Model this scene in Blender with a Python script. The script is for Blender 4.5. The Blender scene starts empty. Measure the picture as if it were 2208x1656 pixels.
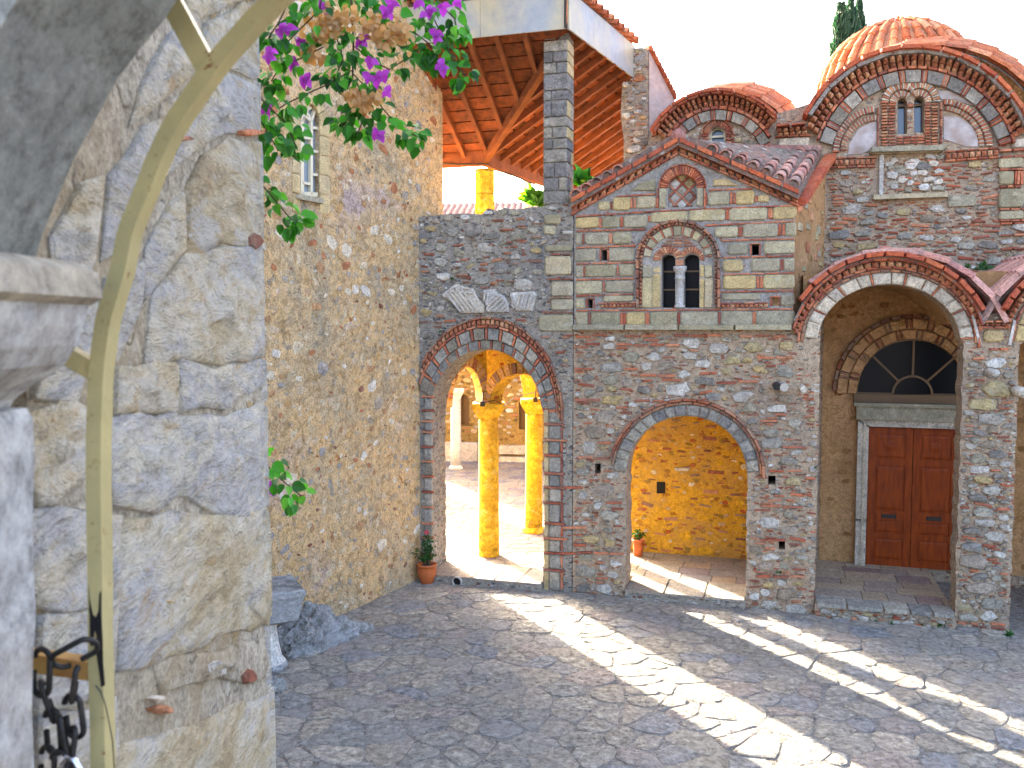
import bpy, math, random
import numpy as np
from mathutils import Vector, Matrix
from mathutils.geometry import tessellate_polygon

# ------------------------------------------------------------------ camera, light, exposure
scene = bpy.context.scene
COL = scene.collection
F_PX, CX, CY, W_PX = 1900.0, 1104.0, 828.0, 2208.0
CAM = Vector((0, 0, 4.3))
PITCH = math.atan(123 / F_PX)
cam_data = bpy.data.cameras.new('camera')
cam = bpy.data.objects.new('camera', cam_data)
COL.objects.link(cam)
cam.location = CAM
cam.rotation_euler = (math.pi / 2 - PITCH, 0, 0)
cam_data.sensor_width = 36
cam_data.lens = 36 * F_PX / W_PX
cam_data.clip_start = 0.05
cam_data.clip_end = 2000
cam_data.dof.use_dof = True
cam_data.dof.focus_distance = 14.0
cam_data.dof.aperture_fstop = 5.6
scene.camera = cam

SUN_AZ, SUN_EL = math.radians(-27.0), math.radians(15.5)
SUN_DIR = Vector((math.sin(SUN_AZ) * math.cos(SUN_EL), math.cos(SUN_AZ) * math.cos(SUN_EL), math.sin(SUN_EL)))
world = bpy.data.worlds.new('World')
scene.world = world
world.use_nodes = True
wn = world.node_tree.nodes
sky = wn.new('ShaderNodeTexSky')
sky.sky_type = 'NISHITA'
sky.sun_disc = False
sky.sun_elevation = SUN_EL
sky.sun_rotation = SUN_AZ
sky.air_density = 0.45
sky.dust_density = 7.0
sky.ozone_density = 0.3
wn['Background'].inputs['Strength'].default_value = 0.15
world.node_tree.links.new(sky.outputs[0], wn['Background'].inputs['Color'])
sl = bpy.data.lights.new('sun', 'SUN')
sl.energy = 3.6
sl.angle = math.radians(0.55)
sl.color = (1.0, 0.88, 0.70)
sun = bpy.data.objects.new('sun', sl)
sun.rotation_euler = (-SUN_DIR).to_track_quat('-Z', 'Y').to_euler()
sun.location = (-20, 40, 30)
COL.objects.link(sun)
scene.view_settings.view_transform = 'Standard'
scene.view_settings.look = 'None'
scene.view_settings.exposure = 4.0
scene.view_settings.gamma = 1.0
scene.cycles.max_bounces = 8
scene.cycles.diffuse_bounces = 6
scene.cycles.glossy_bounces = 3
scene.cycles.transmission_bounces = 4
scene.cycles.sample_clamp_indirect = 8
scene.cycles.use_denoising = True

# ------------------------------------------------------------------ helpers
def ray(px, py):
    x, y = (px - CX) / F_PX, -(py - CY) / F_PX
    c, s = math.cos(PITCH), math.sin(PITCH)
    return Vector((x, c + y * s, -s + y * c))
def at_y(px, py, Y):
    r = ray(px, py)
    return CAM + r * (Y / r.y)
def at_z(px, py, z=0.0):
    r = ray(px, py)
    return CAM + r * ((z - CAM.z) / r.z)

class Frame:
    """a wall plane: local x along the wall, local -y towards the viewer, z up"""
    def __init__(s, O, ang):
        s.O = Vector((O[0], O[1], 0)); s.ang = ang
        s.t = Vector((math.cos(ang), math.sin(ang), 0)); s.n = Vector((math.sin(ang), -math.cos(ang), 0))
    def uz(s, px, py, d=0.0):
        r = ray(px, py)
        k = ((s.O - CAM).dot(s.n) + d) / r.dot(s.n)
        P = CAM + r * k
        return ((P - s.O).dot(s.t), P.z)
    def P(s, pts, d=0.0): return [s.uz(x, y, d) for x, y in pts]
    def w(s, u, z, d=0.0): return s.O + s.t * u + s.n * d + Vector((0, 0, z))
    def shift(s, d):
        o = s.O + s.n * d
        return Frame((o.x, o.y), s.ang)

def lin(c):
    def f(v): return v / 12.92 if v <= 0.04045 else ((v + 0.055) / 1.055) ** 2.4
    if isinstance(c, str):
        c = [int(c[i:i + 2], 16) / 255 for i in (0, 2, 4)]
    return (f(c[0]), f(c[1]), f(c[2]), 1)

class N:
    def __init__(s, name):
        s.m = bpy.data.materials.new(name); s.m.use_nodes = True
        s.t = s.m.node_tree; s.b = s.t.nodes['Principled BSDF']
    def n(s, ty, **kw):
        x = s.t.nodes.new(ty)
        for k, v in kw.items():
            if k in x.inputs: x.inputs[k].default_value = v
            else: setattr(x, k, v)
        return x
    def l(s, a, b): s.t.links.new(a, b)
    def pos(s, scale=(1, 1, 1)):
        g = s.n('ShaderNodeNewGeometry')
        if scale == (1, 1, 1): return g.outputs['Position']
        v = s.n('ShaderNodeVectorMath', operation='MULTIPLY'); v.inputs[1].default_value = scale
        s.l(g.outputs['Position'], v.inputs[0]); return v.outputs[0]
    def noise(s, vec, scale, detail=4, rough=0.6, dist=0.0):
        x = s.n('ShaderNodeTexNoise'); x.inputs['Scale'].default_value = scale
        x.inputs['Detail'].default_value = detail; x.inputs['Roughness'].default_value = rough
        x.inputs['Distortion'].default_value = dist
        s.l(vec, x.inputs['Vector']); return x.outputs['Fac']
    def ramp(s, fac, stops, interp='LINEAR'):
        r = s.n('ShaderNodeValToRGB'); cr = r.color_ramp; cr.interpolation = interp
        while len(cr.elements) < len(stops): cr.elements.new(0.5)
        for e, (p, c) in zip(cr.elements, stops):
            e.position = p; e.color = c
        s.l(fac, r.inputs[0]); return r.outputs['Color']
    def mix(s, fac, a, b, mode='MIX'):
        x = s.n('ShaderNodeMix', data_type='RGBA', blend_type=mode)
        if hasattr(fac, 'node'): s.l(fac, x.inputs[0])
        else: x.inputs[0].default_value = fac
        for v, i in ((a, 6), (b, 7)):
            if hasattr(v, 'node'): s.l(v, x.inputs[i])
            else: x.inputs[i].default_value = v
        return x.outputs[2]
    def math(s, op, a, b=0.0):
        x = s.n('ShaderNodeMath', operation=op)
        for v, i in ((a, 0), (b, 1)):
            if hasattr(v, 'node'): s.l(v, x.inputs[i])
            else: x.inputs[i].default_value = v
        return x.outputs[0]
    def bump(s, h, strength, dist=0.02, prev=None):
        b = s.n('ShaderNodeBump'); b.inputs['Strength'].default_value = strength
        b.inputs['Distance'].default_value = dist
        s.l(h, b.inputs['Height'])
        if prev is not None: s.l(prev, b.inputs['Normal'])
        return b.outputs['Normal']
    def rand(s):
        o = s.n('ShaderNodeObjectInfo'); g = s.n('ShaderNodeNewGeometry')
        a = s.math('ADD', o.outputs['Random'], g.outputs['Random Per Island'])
        return s.math('FRACT', a)
    def out(s, col, rough=0.9, nrm=None, spec=0.3):
        if hasattr(col, 'node'): s.l(col, s.b.inputs['Base Color'])
        else: s.b.inputs['Base Color'].default_value = col
        s.b.inputs['Roughness'].default_value = rough
        s.b.inputs['Specular IOR Level'].default_value = spec
        if nrm is not None: s.l(nrm, s.b.inputs['Normal'])
        return s.m

BL = (0, 0, 0, 1); WH = (1, 1, 1, 1)
def stone_mat(name, pal, mott=0.5, fine=40, bump=0.5, stain=None, stain_amt=0.5, rough=0.92, lichen=None):
    m = N(name); p = m.pos(); r = m.rand()
    k = len(pal)
    base = m.ramp(r, [(i / k, lin(c)) for i, c in enumerate(pal)], 'CONSTANT')
    n1 = m.noise(p, 9, 6, 0.65)
    lo, hi = 1 - mott * 0.75, 1 + mott * 0.45
    g = m.ramp(n1, [(0.3, (lo, lo, lo, 1)), (0.7, (hi, hi, hi, 1))])
    c = m.mix(1.0, base, g, 'MULTIPLY')
    n2 = m.noise(p, fine, 5, 0.75)
    g2 = m.ramp(n2, [(0.36, (.50, .48, .46, 1)), (0.49, WH), (0.64, (1.45, 1.45, 1.42, 1))])
    c = m.mix(0.8, c, g2, 'MULTIPLY')
    if stain:
        n3 = m.noise(p, 1.7, 5, 0.7, 0.6)
        f = m.ramp(n3, [(0.45, BL), (0.66, (stain_amt,) * 3 + (1,))])
        c = m.mix(f, c, lin(stain))
    if lichen:
        n4 = m.noise(p, 5.0, 6, 0.75, 0.3)
        f = m.ramp(n4, [(0.56, BL), (0.64, (.6, .6, .6, 1))])
        c = m.mix(f, c, lin(lichen))
    nb = m.bump(n2, bump, 0.02)
    nb = m.bump(n1, bump * 0.7, 0.05, nb)
    return m.out(c, rough, nb, 0.25)

def mortar_mat(name, a, b, cpal, chip=0.35, scale=16, bump=0.8, stain=None, asp=2.2, big=0.9, patch=None):
    """rendered or pointed rubble ground: pebbles and chips too small to build, in mortar"""
    m = N(name); p = m.pos((1, 1, asp))
    p1 = m.pos()
    base = m.mix(m.ramp(m.noise(p1, big, 6, 0.7, 0.4), [(0.35, BL), (0.65, WH)]), lin(a), lin(b))
    v = m.n('ShaderNodeTexVoronoi'); v.inputs['Scale'].default_value = scale
    v.inputs['Randomness'].default_value = 1.0
    w = m.n('ShaderNodeVectorMath', operation='ADD')
    nn = m.n('ShaderNodeTexNoise'); nn.inputs['Scale'].default_value = 14
    sc = m.n('ShaderNodeVectorMath', operation='SCALE'); sc.inputs['Scale'].default_value = 0.09
    m.l(p1, nn.inputs['Vector']); m.l(nn.outputs['Color'], sc.inputs[0])
    m.l(p, w.inputs[0]); m.l(sc.outputs[0], w.inputs[1]); m.l(w.outputs[0], v.inputs['Vector'])
    sep = m.n('ShaderNodeSeparateColor'); m.l(v.outputs['Color'], sep.inputs[0])
    k = len(cpal)
    cc = m.ramp(sep.outputs[0], [(i / k, lin(c)) for i, c in enumerate(cpal)], 'CONSTANT')
    is_chip = m.math('LESS_THAN', sep.outputs[1], chip)
    core = m.ramp(v.outputs['Distance'], [(0.38, WH), (0.52, BL)])
    f = m.math('MULTIPLY', is_chip, core)
    c = m.mix(f, base, cc)
    fine = m.noise(p1, 55, 6, 0.8)
    c = m.mix(0.9, c, m.ramp(fine, [(0.37, (.50, .47, .44, 1)), (0.48, WH), (0.63, (1.40, 1.40, 1.36, 1))]), 'MULTIPLY')
    mid = m.noise(p1, 14, 5, 0.7, 0.3)
    c = m.mix(0.7, c, m.ramp(mid, [(0.38, (.62, .60, .57, 1)), (0.58, (1.12, 1.12, 1.12, 1))]), 'MULTIPLY')
    if stain:
        c = m.mix(m.ramp(m.noise(p1, 0.8, 5, 0.7, 0.8), [(0.5, BL), (0.66, (.7, .7, .7, 1))]), c, lin(stain))
    if patch:
        c = m.mix(m.ramp(m.noise(p1, 1.9, 3, 0.6, 1.2), [(0.60, BL), (0.63, (.75, .75, .75, 1))]), c, lin(patch))
    h = m.math('ADD', m.math('MULTIPLY', f, 0.7), mid)
    nb = m.bump(h, bump, 0.035)
    nb = m.bump(fine, bump * 0.8, 0.015, nb)
    return m.out(c, 0.95, nb, 0.15)

def plain_mat(name, col, rough=0.5, metal=0.0, noise=0.0, nscale=8, col2=None, bump=0.0, spec=0.4, stretch=(1, 1, 1), rnd=0.0):
    m = N(name); p = m.pos(stretch); c = lin(col)
    if noise or col2:
        f = m.noise(p, nscale, 5, 0.65)
        c = m.mix(m.ramp(f, [(0.38, BL), (0.64, WH)]), lin(col), lin(col2 or col))
        if noise:
            c = m.mix(1.0, c, m.ramp(m.noise(p, nscale * 4, 5, 0.7), [(0.3, (1 - noise,) * 3 + (1,)), (0.7, (1 + noise * .5,) * 3 + (1,))]), 'MULTIPLY')
    if rnd:
        r = m.rand()
        c = m.mix(1.0, c, m.ramp(r, [(0, (1 - rnd,) * 3 + (1,)), (1, (1 + rnd,) * 3 + (1,))]), 'MULTIPLY')
    nb = m.bump(m.noise(p, nscale * 3, 5, 0.7), bump, 0.01) if bump else None
    m.b.inputs['Metallic'].default_value = metal
    return m.out(c, rough, nb, spec)

def leaf_mat(name, pal, trans):
    m = N(name); r = m.rand(); k = len(pal)
    c = m.ramp(r, [(i / max(1, k - 1), lin(x)) for i, x in enumerate(pal)])
    m.out(c, 0.45, None, 0.4)
    tr = m.n('ShaderNodeBsdfTranslucent'); c2 = m.mix(1.0, c, lin(trans), 'MULTIPLY')
    m.l(c2, tr.inputs['Color'])
    mx = m.n('ShaderNodeMixShader'); mx.inputs[0].default_value = 0.45
    o = m.t.nodes['Material Output']
    m.l(m.b.outputs[0], mx.inputs[1]); m.l(tr.outputs[0], mx.inputs[2]); m.l(mx.outputs[0], o.inputs['Surface'])
    return m.m

M = {}
REDS = ['A85C40', 'B56A4A', '96503A', 'BA7250', 'A0614A', '8A4C3C', 'C07E5C']
M['brick'] = stone_mat('brick_red', REDS, 0.5, 50, 0.5, '8A7C6E', 0.35)
M['brick_old'] = stone_mat('brick_old', ['96583F', 'A5694C', '7C4C3A', 'B07A58', '8C6450', '9A7A62'], 0.6, 45, 0.6, '7E766A', 0.5)
M['brick_pale'] = stone_mat('brick_pale', ['A86A4C', 'B88260', 'C4946E', 'AE7254', '9C644A'], 0.5, 45, 0.5)
M['rubble'] = stone_mat('rubble_grey', ['928C7C', 'A8A290', '88847C', 'B4AEA0', '96907A', 'AC9C72', 'A09280', 'CCC8BC', '807A70', 'C2BCAE', '8E806C', '989488', 'B8B2A6', 'B09A6C'], 0.6, 34, 1.0, '7A7264', 0.35, lichen='B4AC98')
M['rubble_warm'] = stone_mat('rubble_warm', ['BFA885', 'C8B696', 'B09874', 'D0C2A8', 'B29470', 'C09C68', 'B08860', 'A39684', 'C4AC8C', 'A8704C', '9A9288', 'D0C6B4'], 0.5, 34, 0.9)
M['marble'] = stone_mat('marble_white', ['C2BEB4', 'CCC6BA', 'B8B4AC', 'C6BCAA'], 0.35, 30, 0.6, '8E877A', 0.5)
M['ashlar'] = stone_mat('ashlar_grey', ['A0977A', 'AAA080', '948B6E', 'B0A27A', '9E957C', '968F78', 'B0A282'], 0.35, 42, 0.45, '6F6D5C', 0.45, lichen='B5AE98')
M['ashlar_y'] = stone_mat('ashlar_yellow', ['B8A270', 'C0AA7C', 'AE9A6E', 'BCA880'], 0.35, 42, 0.45, '8A8262', 0.35)
M['arch_grey'] = stone_mat('arch_grey', ['84827C', '908C82', '787672', '9A9484', '807C72'], 0.6, 30, 1.0, '6E6A62', 0.4, lichen='A8A498')
M['voussoir'] = stone_mat('voussoir_grey', ['928E82', '9E988A', '86837A', 'A8A08E', '88806F'], 0.6, 32, 0.9, '6E685E', 0.4)
M['voussoir_white'] = stone_mat('voussoir_white', ['C0B49C', 'CABEA6', 'B4AA98', 'C6BCA8'], 0.45, 30, 0.8, '948A76', 0.45)
M['pillar'] = stone_mat('pillar_stone', ['8E8A82', '7E7A74', '9C9484', '7A7670', 'A49A84', '88847A'], 0.7, 30, 0.9, '66625C', 0.5)
M['mortar'] = mortar_mat('mortar_pointing', 'A08C74', 'AC9A82', ['96563E', 'AA9E88', '88827A', 'C4BEB0', 'A0644A', '7A7268'], 0.38, 12, 0.8, '8A7E70', 2.4)
M['mortar_grey'] = mortar_mat('mortar_grey', '8C877E', '9C9484', ['6E6E6C', 'A59C88', '7B7A76', 'B9B6AE', '8A5844', '5E5E5C'], 0.45, 12, 1.0, '6C6C6A', 2.4)
def tower_mat():
    m = N('tower_render'); p = m.pos()
    big = m.noise(p, .55, 5, .65, .8)
    c = m.ramp(big, [(.36, lin('B2A284')), (.45, lin('C8AE86')), (.54, lin('D4B280')), (.62, lin('CCB08C')), (.70, lin('C6B0A4'))])
    v = m.n('ShaderNodeTexVoronoi'); v.inputs['Scale'].default_value = 7.0
    ns = m.n('ShaderNodeTexNoise'); ns.inputs['Scale'].default_value = 6; ns.inputs['Detail'].default_value = 5
    sc = m.n('ShaderNodeVectorMath', operation='SCALE'); sc.inputs['Scale'].default_value = .30
    ad = m.n('ShaderNodeVectorMath', operation='ADD')
    m.l(p, ns.inputs['Vector']); m.l(ns.outputs['Color'], sc.inputs[0]); m.l(p, ad.inputs[0]); m.l(sc.outputs[0], ad.inputs[1]); m.l(ad.outputs[0], v.inputs['Vector'])
    sep = m.n('ShaderNodeSeparateColor'); m.l(v.outputs['Color'], sep.inputs[0])
    cc = m.ramp(sep.outputs[0], [(0, lin('D2C2A2')), (.2, lin('B4956A')), (.36, lin('C2B194')), (.55, lin('A88C62')), (.72, lin('9E9482')), (.86, lin('BC9C6C')), (.95, lin('A8683C'))], 'CONSTANT')
    core = m.ramp(v.outputs['Distance'], [(.34, WH), (.5, BL)])
    c = m.mix(m.math('MULTIPLY', m.math('LESS_THAN', sep.outputs[1], .5), m.math('MULTIPLY', core, .8)), c, cc)
    fine = m.noise(p, 42, 6, .8); mid = m.noise(p, 9, 6, .75, .8)
    c = m.mix(.95, c, m.ramp(fine, [(.37, (.50, .46, .42, 1)), (.48, WH), (.62, (1.38, 1.38, 1.34, 1))]), 'MULTIPLY')
    c = m.mix(.9, c, m.ramp(mid, [(.38, (.62, .58, .54, 1)), (.5, WH), (.62, (1.2, 1.2, 1.18, 1))]), 'MULTIPLY')
    nb = m.bump(mid, 1.0, .06); nb = m.bump(fine, .9, .02, nb)
    return m.out(c, .95, nb, .12)
M['plaster_tower'] = tower_mat()
M['mortar_pav'] = mortar_mat('pavilion_pointing', '8E8C86', '9A958C', ['A09C94', '84847E', '8E5A46'], 0.2, 20, 0.5, None, 1.5)
M['ochre'] = mortar_mat('ochre_plaster', 'BC9028', 'CA9E34', ['9A6A24', 'A8542E', 'D0A850', '8E7430', 'C08A34'], 0.35, 7, 0.8, 'A58450', 1.8)  # plaster colour also carries the yellow of bounced sunlight
M['ochre_far'] = mortar_mat('far_plaster', '8E7440', '9A7C44', ['7A5C30', '8A7448', '6E5A34'], 0.4, 6, 0.8, '7A6438', 1.5)
M['ochre_dim'] = mortar_mat('tan_plaster', 'AC8658', 'BA9268', ['8E6840', 'A07A4C', 'B49064'], 0.25, 6, 0.6, '94704A', 1.5)
M['col_yellow'] = stone_mat('column_yellow', ['D2A62A'], 0.55, 16, 0.9, 'B27A18', 0.6, lichen='DCC078')  # yellow of the bounced light is put into the stone colour
M['col_white'] = stone_mat('column_white', ['CFC7B8'], 0.25, 24, 0.3)
M['tile'] = stone_mat('roof_tile', ['BE6C42', 'C87C52', 'AE5E3A', 'CC8C64', 'BC7048', 'A86040'], 0.4, 30, 0.4, '8E7A68', 0.35)
M['tile_pink'] = stone_mat('roof_tile_pink', ['B9806C', 'C49484', 'A87468', 'AE8474', 'B88C7C', '94786C'], 0.45, 30, 0.4, '6E6862', 0.5)
M['tile_edge'] = stone_mat('roof_tile_edge', ['AE5838', 'B8643F', 'A35036'], 0.35, 30, 0.3, '7E6A5C', 0.3)
M['tilebed'] = mortar_mat('roof_bedding', '7E7468', '8A6A5C', ['6A6058', '9A6A54', 'A8A094'], 0.5, 9, 0.8, '5E5A54', 1.2)
M['plaster_pink'] = plain_mat('plaster_pink', 'C2A898', 0.9, 0, 0.3, 3, 'A89890', 0.5, 0.2)
M['plaster_white'] = plain_mat('plaster_patch', 'BDB6B2', 0.9, 0, 0.35, 5, '9C8A7C', 0.6, 0.2)
M['wood'] = plain_mat('rafter_wood', '8A4C28', 0.7, 0, 0.35, 5, '6E3A1C', 0.4, 0.3, (1, 1, 1), 0.2)
M['wood_board'] = plain_mat('board_wood', '8C4622', 0.75, 0, 0.5, 9, '5C3018', 0.4, 0.3, (1, 1, 1), 0.35)
M['door_wood'] = plain_mat('door_wood', '94400C', 0.5, 0, 0.3, 6, '742E0A', 0.15, 0.2, (3, 3, 0.5))
M['metal_sheet'] = plain_mat('sheet_metal', '9CA0A0', 0.5, 0.1, 0.15, 1.2, 'B4A888', 0.15, 0.4)
M['glass_dark'] = plain_mat('dark_glass', '101216', 0.3, 0, 0, 1, None, 0, 0.12)
M['glass_blue'] = plain_mat('window_glass', '50606E', 0.15, 0, 0, 1, None, 0, 0.6)
M['glass_grey'] = plain_mat('frosted_glass', '7E8A92', 0.3, 0, 0, 1, None, 0, 0.5)
M['cream_paint'] = plain_mat('cream_paint', 'D2C8AA', 0.5)
M['brown_paint'] = plain_mat('brown_paint', '6A5236', 0.6)
M['gate_paint'] = plain_mat('gate_paint', 'A89C6C', 0.42, 0, 0.16, 5, 'A29664', 0.04, 0.25)
def gate_mat():
    m = N('gate_paint'); p = m.pos()
    c = m.mix(m.ramp(m.noise(p, 5, 4, .6), [(.4, BL), (.6, WH)]), lin('A89C6C'), lin('9A9064'))
    c = m.mix(m.ramp(m.noise(p, 60, 6, .8), [(.60, BL), (.66, (.7, .7, .7, 1))]), c, lin('7A5A34'))
    c = m.mix(m.ramp(m.noise(p, 16, 6, .75, .5), [(.62, BL), (.66, WH)]), c, lin('6E4A2C'))
    return m.out(c, .5, m.bump(m.noise(p, 40, 4, .7), .4, .004), .25)
M['gate_paint'] = gate_mat()
M['rust_paint'] = plain_mat('rusty_paint', 'B08A48', 0.6, 0, 0.2, 14, '8A5A2A', 0.2, 0.4)
M['black_iron'] = plain_mat('black_iron', '26282A', 0.45, 0.7, 0.3, 30, '3A3630', 0.3)
M['black_tape'] = plain_mat('black_coating', '101014', 0.4)
M['chrome'] = plain_mat('steel', 'C8CCD4', 0.18, 1.0)
M['iron'] = plain_mat('iron_fitting', '3A342E', 0.6, 0.5)
M['pot'] = plain_mat('terracotta', 'B8622E', 0.7, 0, 0.12, 12, 'A8562A', 0.1)
M['soil'] = plain_mat('soil', '3A2E24', 0.95)
M['dark'] = plain_mat('dark_cavity', '1C1A18', 0.95)  # near-black paint standing in for the shade inside hollows
M['pipe'] = plain_mat('pipe', 'A8A294', 0.6)
M['bark'] = plain_mat('bark', '4A3A2C', 0.9, 0, 0.3, 20, '3A2E24', 0.5)
M['leaf'] = leaf_mat('leaf', ['1E4E18', '2C661E', '3E8628', '5AA634', '245A1C', '74B83C'], 'D0FF60')
M['leaf_dark'] = leaf_mat('leaf_potted', ['28481E', '355E26', '446E2C'], 'B8F060')
M['leaf_yel'] = leaf_mat('leaf_sunny', ['5E8A28', '86AC34', '4C7A22'], 'D8FF50')
M['bract'] = leaf_mat('bract_magenta', ['A83CA8', 'B850C0', '9A2E96'], 'FF80FF')
M['bract_dry'] = leaf_mat('bract_dry', ['C09860', 'CEAA74', 'A8804C'], 'FFE0A0')
M['flower_red'] = leaf_mat('flower_red', ['C0444C', 'D0606A'], 'FF8080')
M['cypress'] = leaf_mat('cypress_leaf', ['35503E', '3E5C46', '4A6A4A', '2E4A38'], '80B080')
M['near_arch'] = stone_mat('near_arch_stone', ['74766F'], 0.28, 26, 0.35, '747670', 0.5)
M['near_cap'] = stone_mat('capital_stone', ['9A9994', '98907F'], 0.35, 22, 0.3, '8A7658', 0.5)
def jamb_mat():
    m = N('jamb_stone'); p = m.pos((1, .38, 1)); r = m.rand()
    n1 = m.noise(p, 3.2, 7, 0.72, 0.5); o = m.math('ADD', n1, m.math('MULTIPLY', m.math('SUBTRACT', r, 0.5), 0.16))
    c = m.ramp(o, [(0.28, lin('A89676')), (0.38, lin('BCAE8E')), (0.48, lin('C6BFAC')), (0.56, lin('AEADAA')), (0.64, lin('C8C2AE')), (0.76, lin('9E9FA0'))])
    n2 = m.noise(p, 30, 6, 0.75); c = m.mix(0.9, c, m.ramp(n2, [(0.32, (.6, .57, .52, 1)), (0.5, WH), (0.7, (1.2, 1.2, 1.2, 1))]), 'MULTIPLY')
    n3 = m.noise(p, 11, 5, 0.7, 1.0); c = m.mix(m.ramp(n3, [(0.57, BL), (0.68, (.6, .6, .6, 1))]), c, lin('AA8C5C'))
    n4 = m.noise(p, 8, 5, 0.7, 0.6); c = m.mix(m.ramp(n4, [(0.58, BL), (0.66, (.8, .8, .8, 1))]), c, lin('BCBAB2'))
    nb = m.bump(n2, 1.0, 0.03); nb = m.bump(n3, 0.9, 0.05, nb)
    return m.out(c, 0.92, nb, 0.2)
M['jamb_stone'] = jamb_mat()
M['jamb_mortar'] = mortar_mat('jamb_mortar', 'A49C8A', 'AEA694', ['A89470', '989082', 'B2AC9C', 'AEA696'], 0.3, 9, 0.9, 'A08C68', 1.2, 2.5)
M['rock'] = stone_mat('rock_grey', ['A4A29A', 'B0AEA6', '96948E'], 0.9, 22, 1.6, 'B4B4B2', 0.6, lichen='C4C4C0')
M['cobble'] = stone_mat('cobble', ['9C9688', 'A29A8A', '928F88', 'A49A88', '9A9282', 'A09684', '989284', 'AEA492', '8A8A88', '9C9084', '9E9686', '949086'], 0.7, 16, 1.5, '968F86', 0.7)
M['cobble_bed'] = mortar_mat('cobble_bed', '8C877E', '969086', ['827E78', '989084', '8A8074'], 0.5, 9, 1.2, '86817A', 1.0)
M['flag'] = stone_mat('flagstone', ['8E8678', '847E76', '968A78', '7E7876', '92826F', '7C7072'], 0.35, 28, 0.5, '787064', 0.3)
M['flag_warm'] = stone_mat('flagstone_warm', ['A69478', 'AE9C82', '9C8A72', '8E7A70', 'B0A088', '9A8C7C'], 0.35, 28, 0.5, '8C7E68', 0.3)
M['flag_bed'] = plain_mat('flag_bed', '6E685E', 0.95, 0, 0.3, 10)

def mesh(name, verts, faces, mat, smooth=False):
    me = bpy.data.meshes.new(name)
    me.from_pydata([tuple(v) for v in verts], [], faces)
    me.materials.append(mat)
    if smooth: me.shade_smooth()
    me.update()
    return me

def empty(name, label, cat, loc=(0, 0, 0), ang=0.0, group=None):
    o = bpy.data.objects.new(name, None); COL.objects.link(o)
    o.location = loc; o.rotation_euler = (0, 0, ang); o.empty_display_size = 0.2
    o['label'] = label; o['category'] = cat
    if group: o['group'] = group
    return o
def part(name, me, parent, mat4=None, label=None, kind=None):
    o = bpy.data.objects.new(name, me); COL.objects.link(o)
    o.parent = parent
    if mat4 is not None: o.matrix_basis = mat4
    if label: o['label'] = label
    if kind: o['kind'] = kind
    return o

def area2(p): return sum(p[i][0] * p[(i + 1) % len(p)][1] - p[(i + 1) % len(p)][0] * p[i][1] for i in range(len(p)))
def ccw(p): return list(p) if area2(p) > 0 else list(p)[::-1]

def piece_geo(pts, d0, d1, inset=0.01, rise=None, jit=0.0, rng=None):
    """a block on a wall: sides, rounded arris, face. local y = -depth"""
    p = ccw(pts); n = len(p)
    cx = sum(a[0] for a in p) / n; cz = sum(a[1] for a in p) / n
    def ins(a, k):
        dx, dz = cx - a[0], cz - a[1]; L = math.hypot(dx, dz) or 1
        k = min(k, L * 0.9)
        return (a[0] + dx / L * k * 1.3, a[1] + dz / L * k * 1.3)
    dm = d0 + (d1 - d0) * (0.72 if rise is None else rise)
    V = [(a[0], -d0, a[1]) for a in p] + [(a[0], -dm, a[1]) for a in p]
    q = [ins(a, inset) for a in p]
    V += [(a[0], -(d1 + (rng.uniform(-jit, jit) if rng else 0)), a[1]) for a in q]
    Fc = []
    for i in range(n):
        j = (i + 1) % n
        Fc.append((i, j, n + j, n + i)); Fc.append((n + i, n + j, 2 * n + j, 2 * n + i))
    Fc.append(tuple(range(2 * n, 3 * n)))
    return V, Fc

def prism(outline, holes, d0, d1):
    """wall slab between depths d0 (back) and d1 (front) with holes"""
    loops = [ccw(outline)] + [ccw(h)[::-1] for h in holes]
    tri = tessellate_polygon([[Vector((a[0], a[1], 0)) for a in l] for l in loops])
    flat = [a for l in loops for a in l]; n = len(flat)
    V = [(a[0], -d1, a[1]) for a in flat] + [(a[0], -d0, a[1]) for a in flat]
    Fc = []
    for t in tri:
        a, b, c = [flat[i] for i in t]
        s = (b[0] - a[0]) * (c[1] - a[1]) - (c[0] - a[0]) * (b[1] - a[1])
        t = tuple(t) if s > 0 else (t[0], t[2], t[1])
        Fc.append(t); Fc.append((t[2] + n, t[1] + n, t[0] + n))
    k = 0
    for l in loops:
        m = len(l)
        for i in range(m):
            j = (i + 1) % m
            Fc.append((k + j, k + i, n + k + i, n + k + j))
        k += m
    return V, Fc

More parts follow.
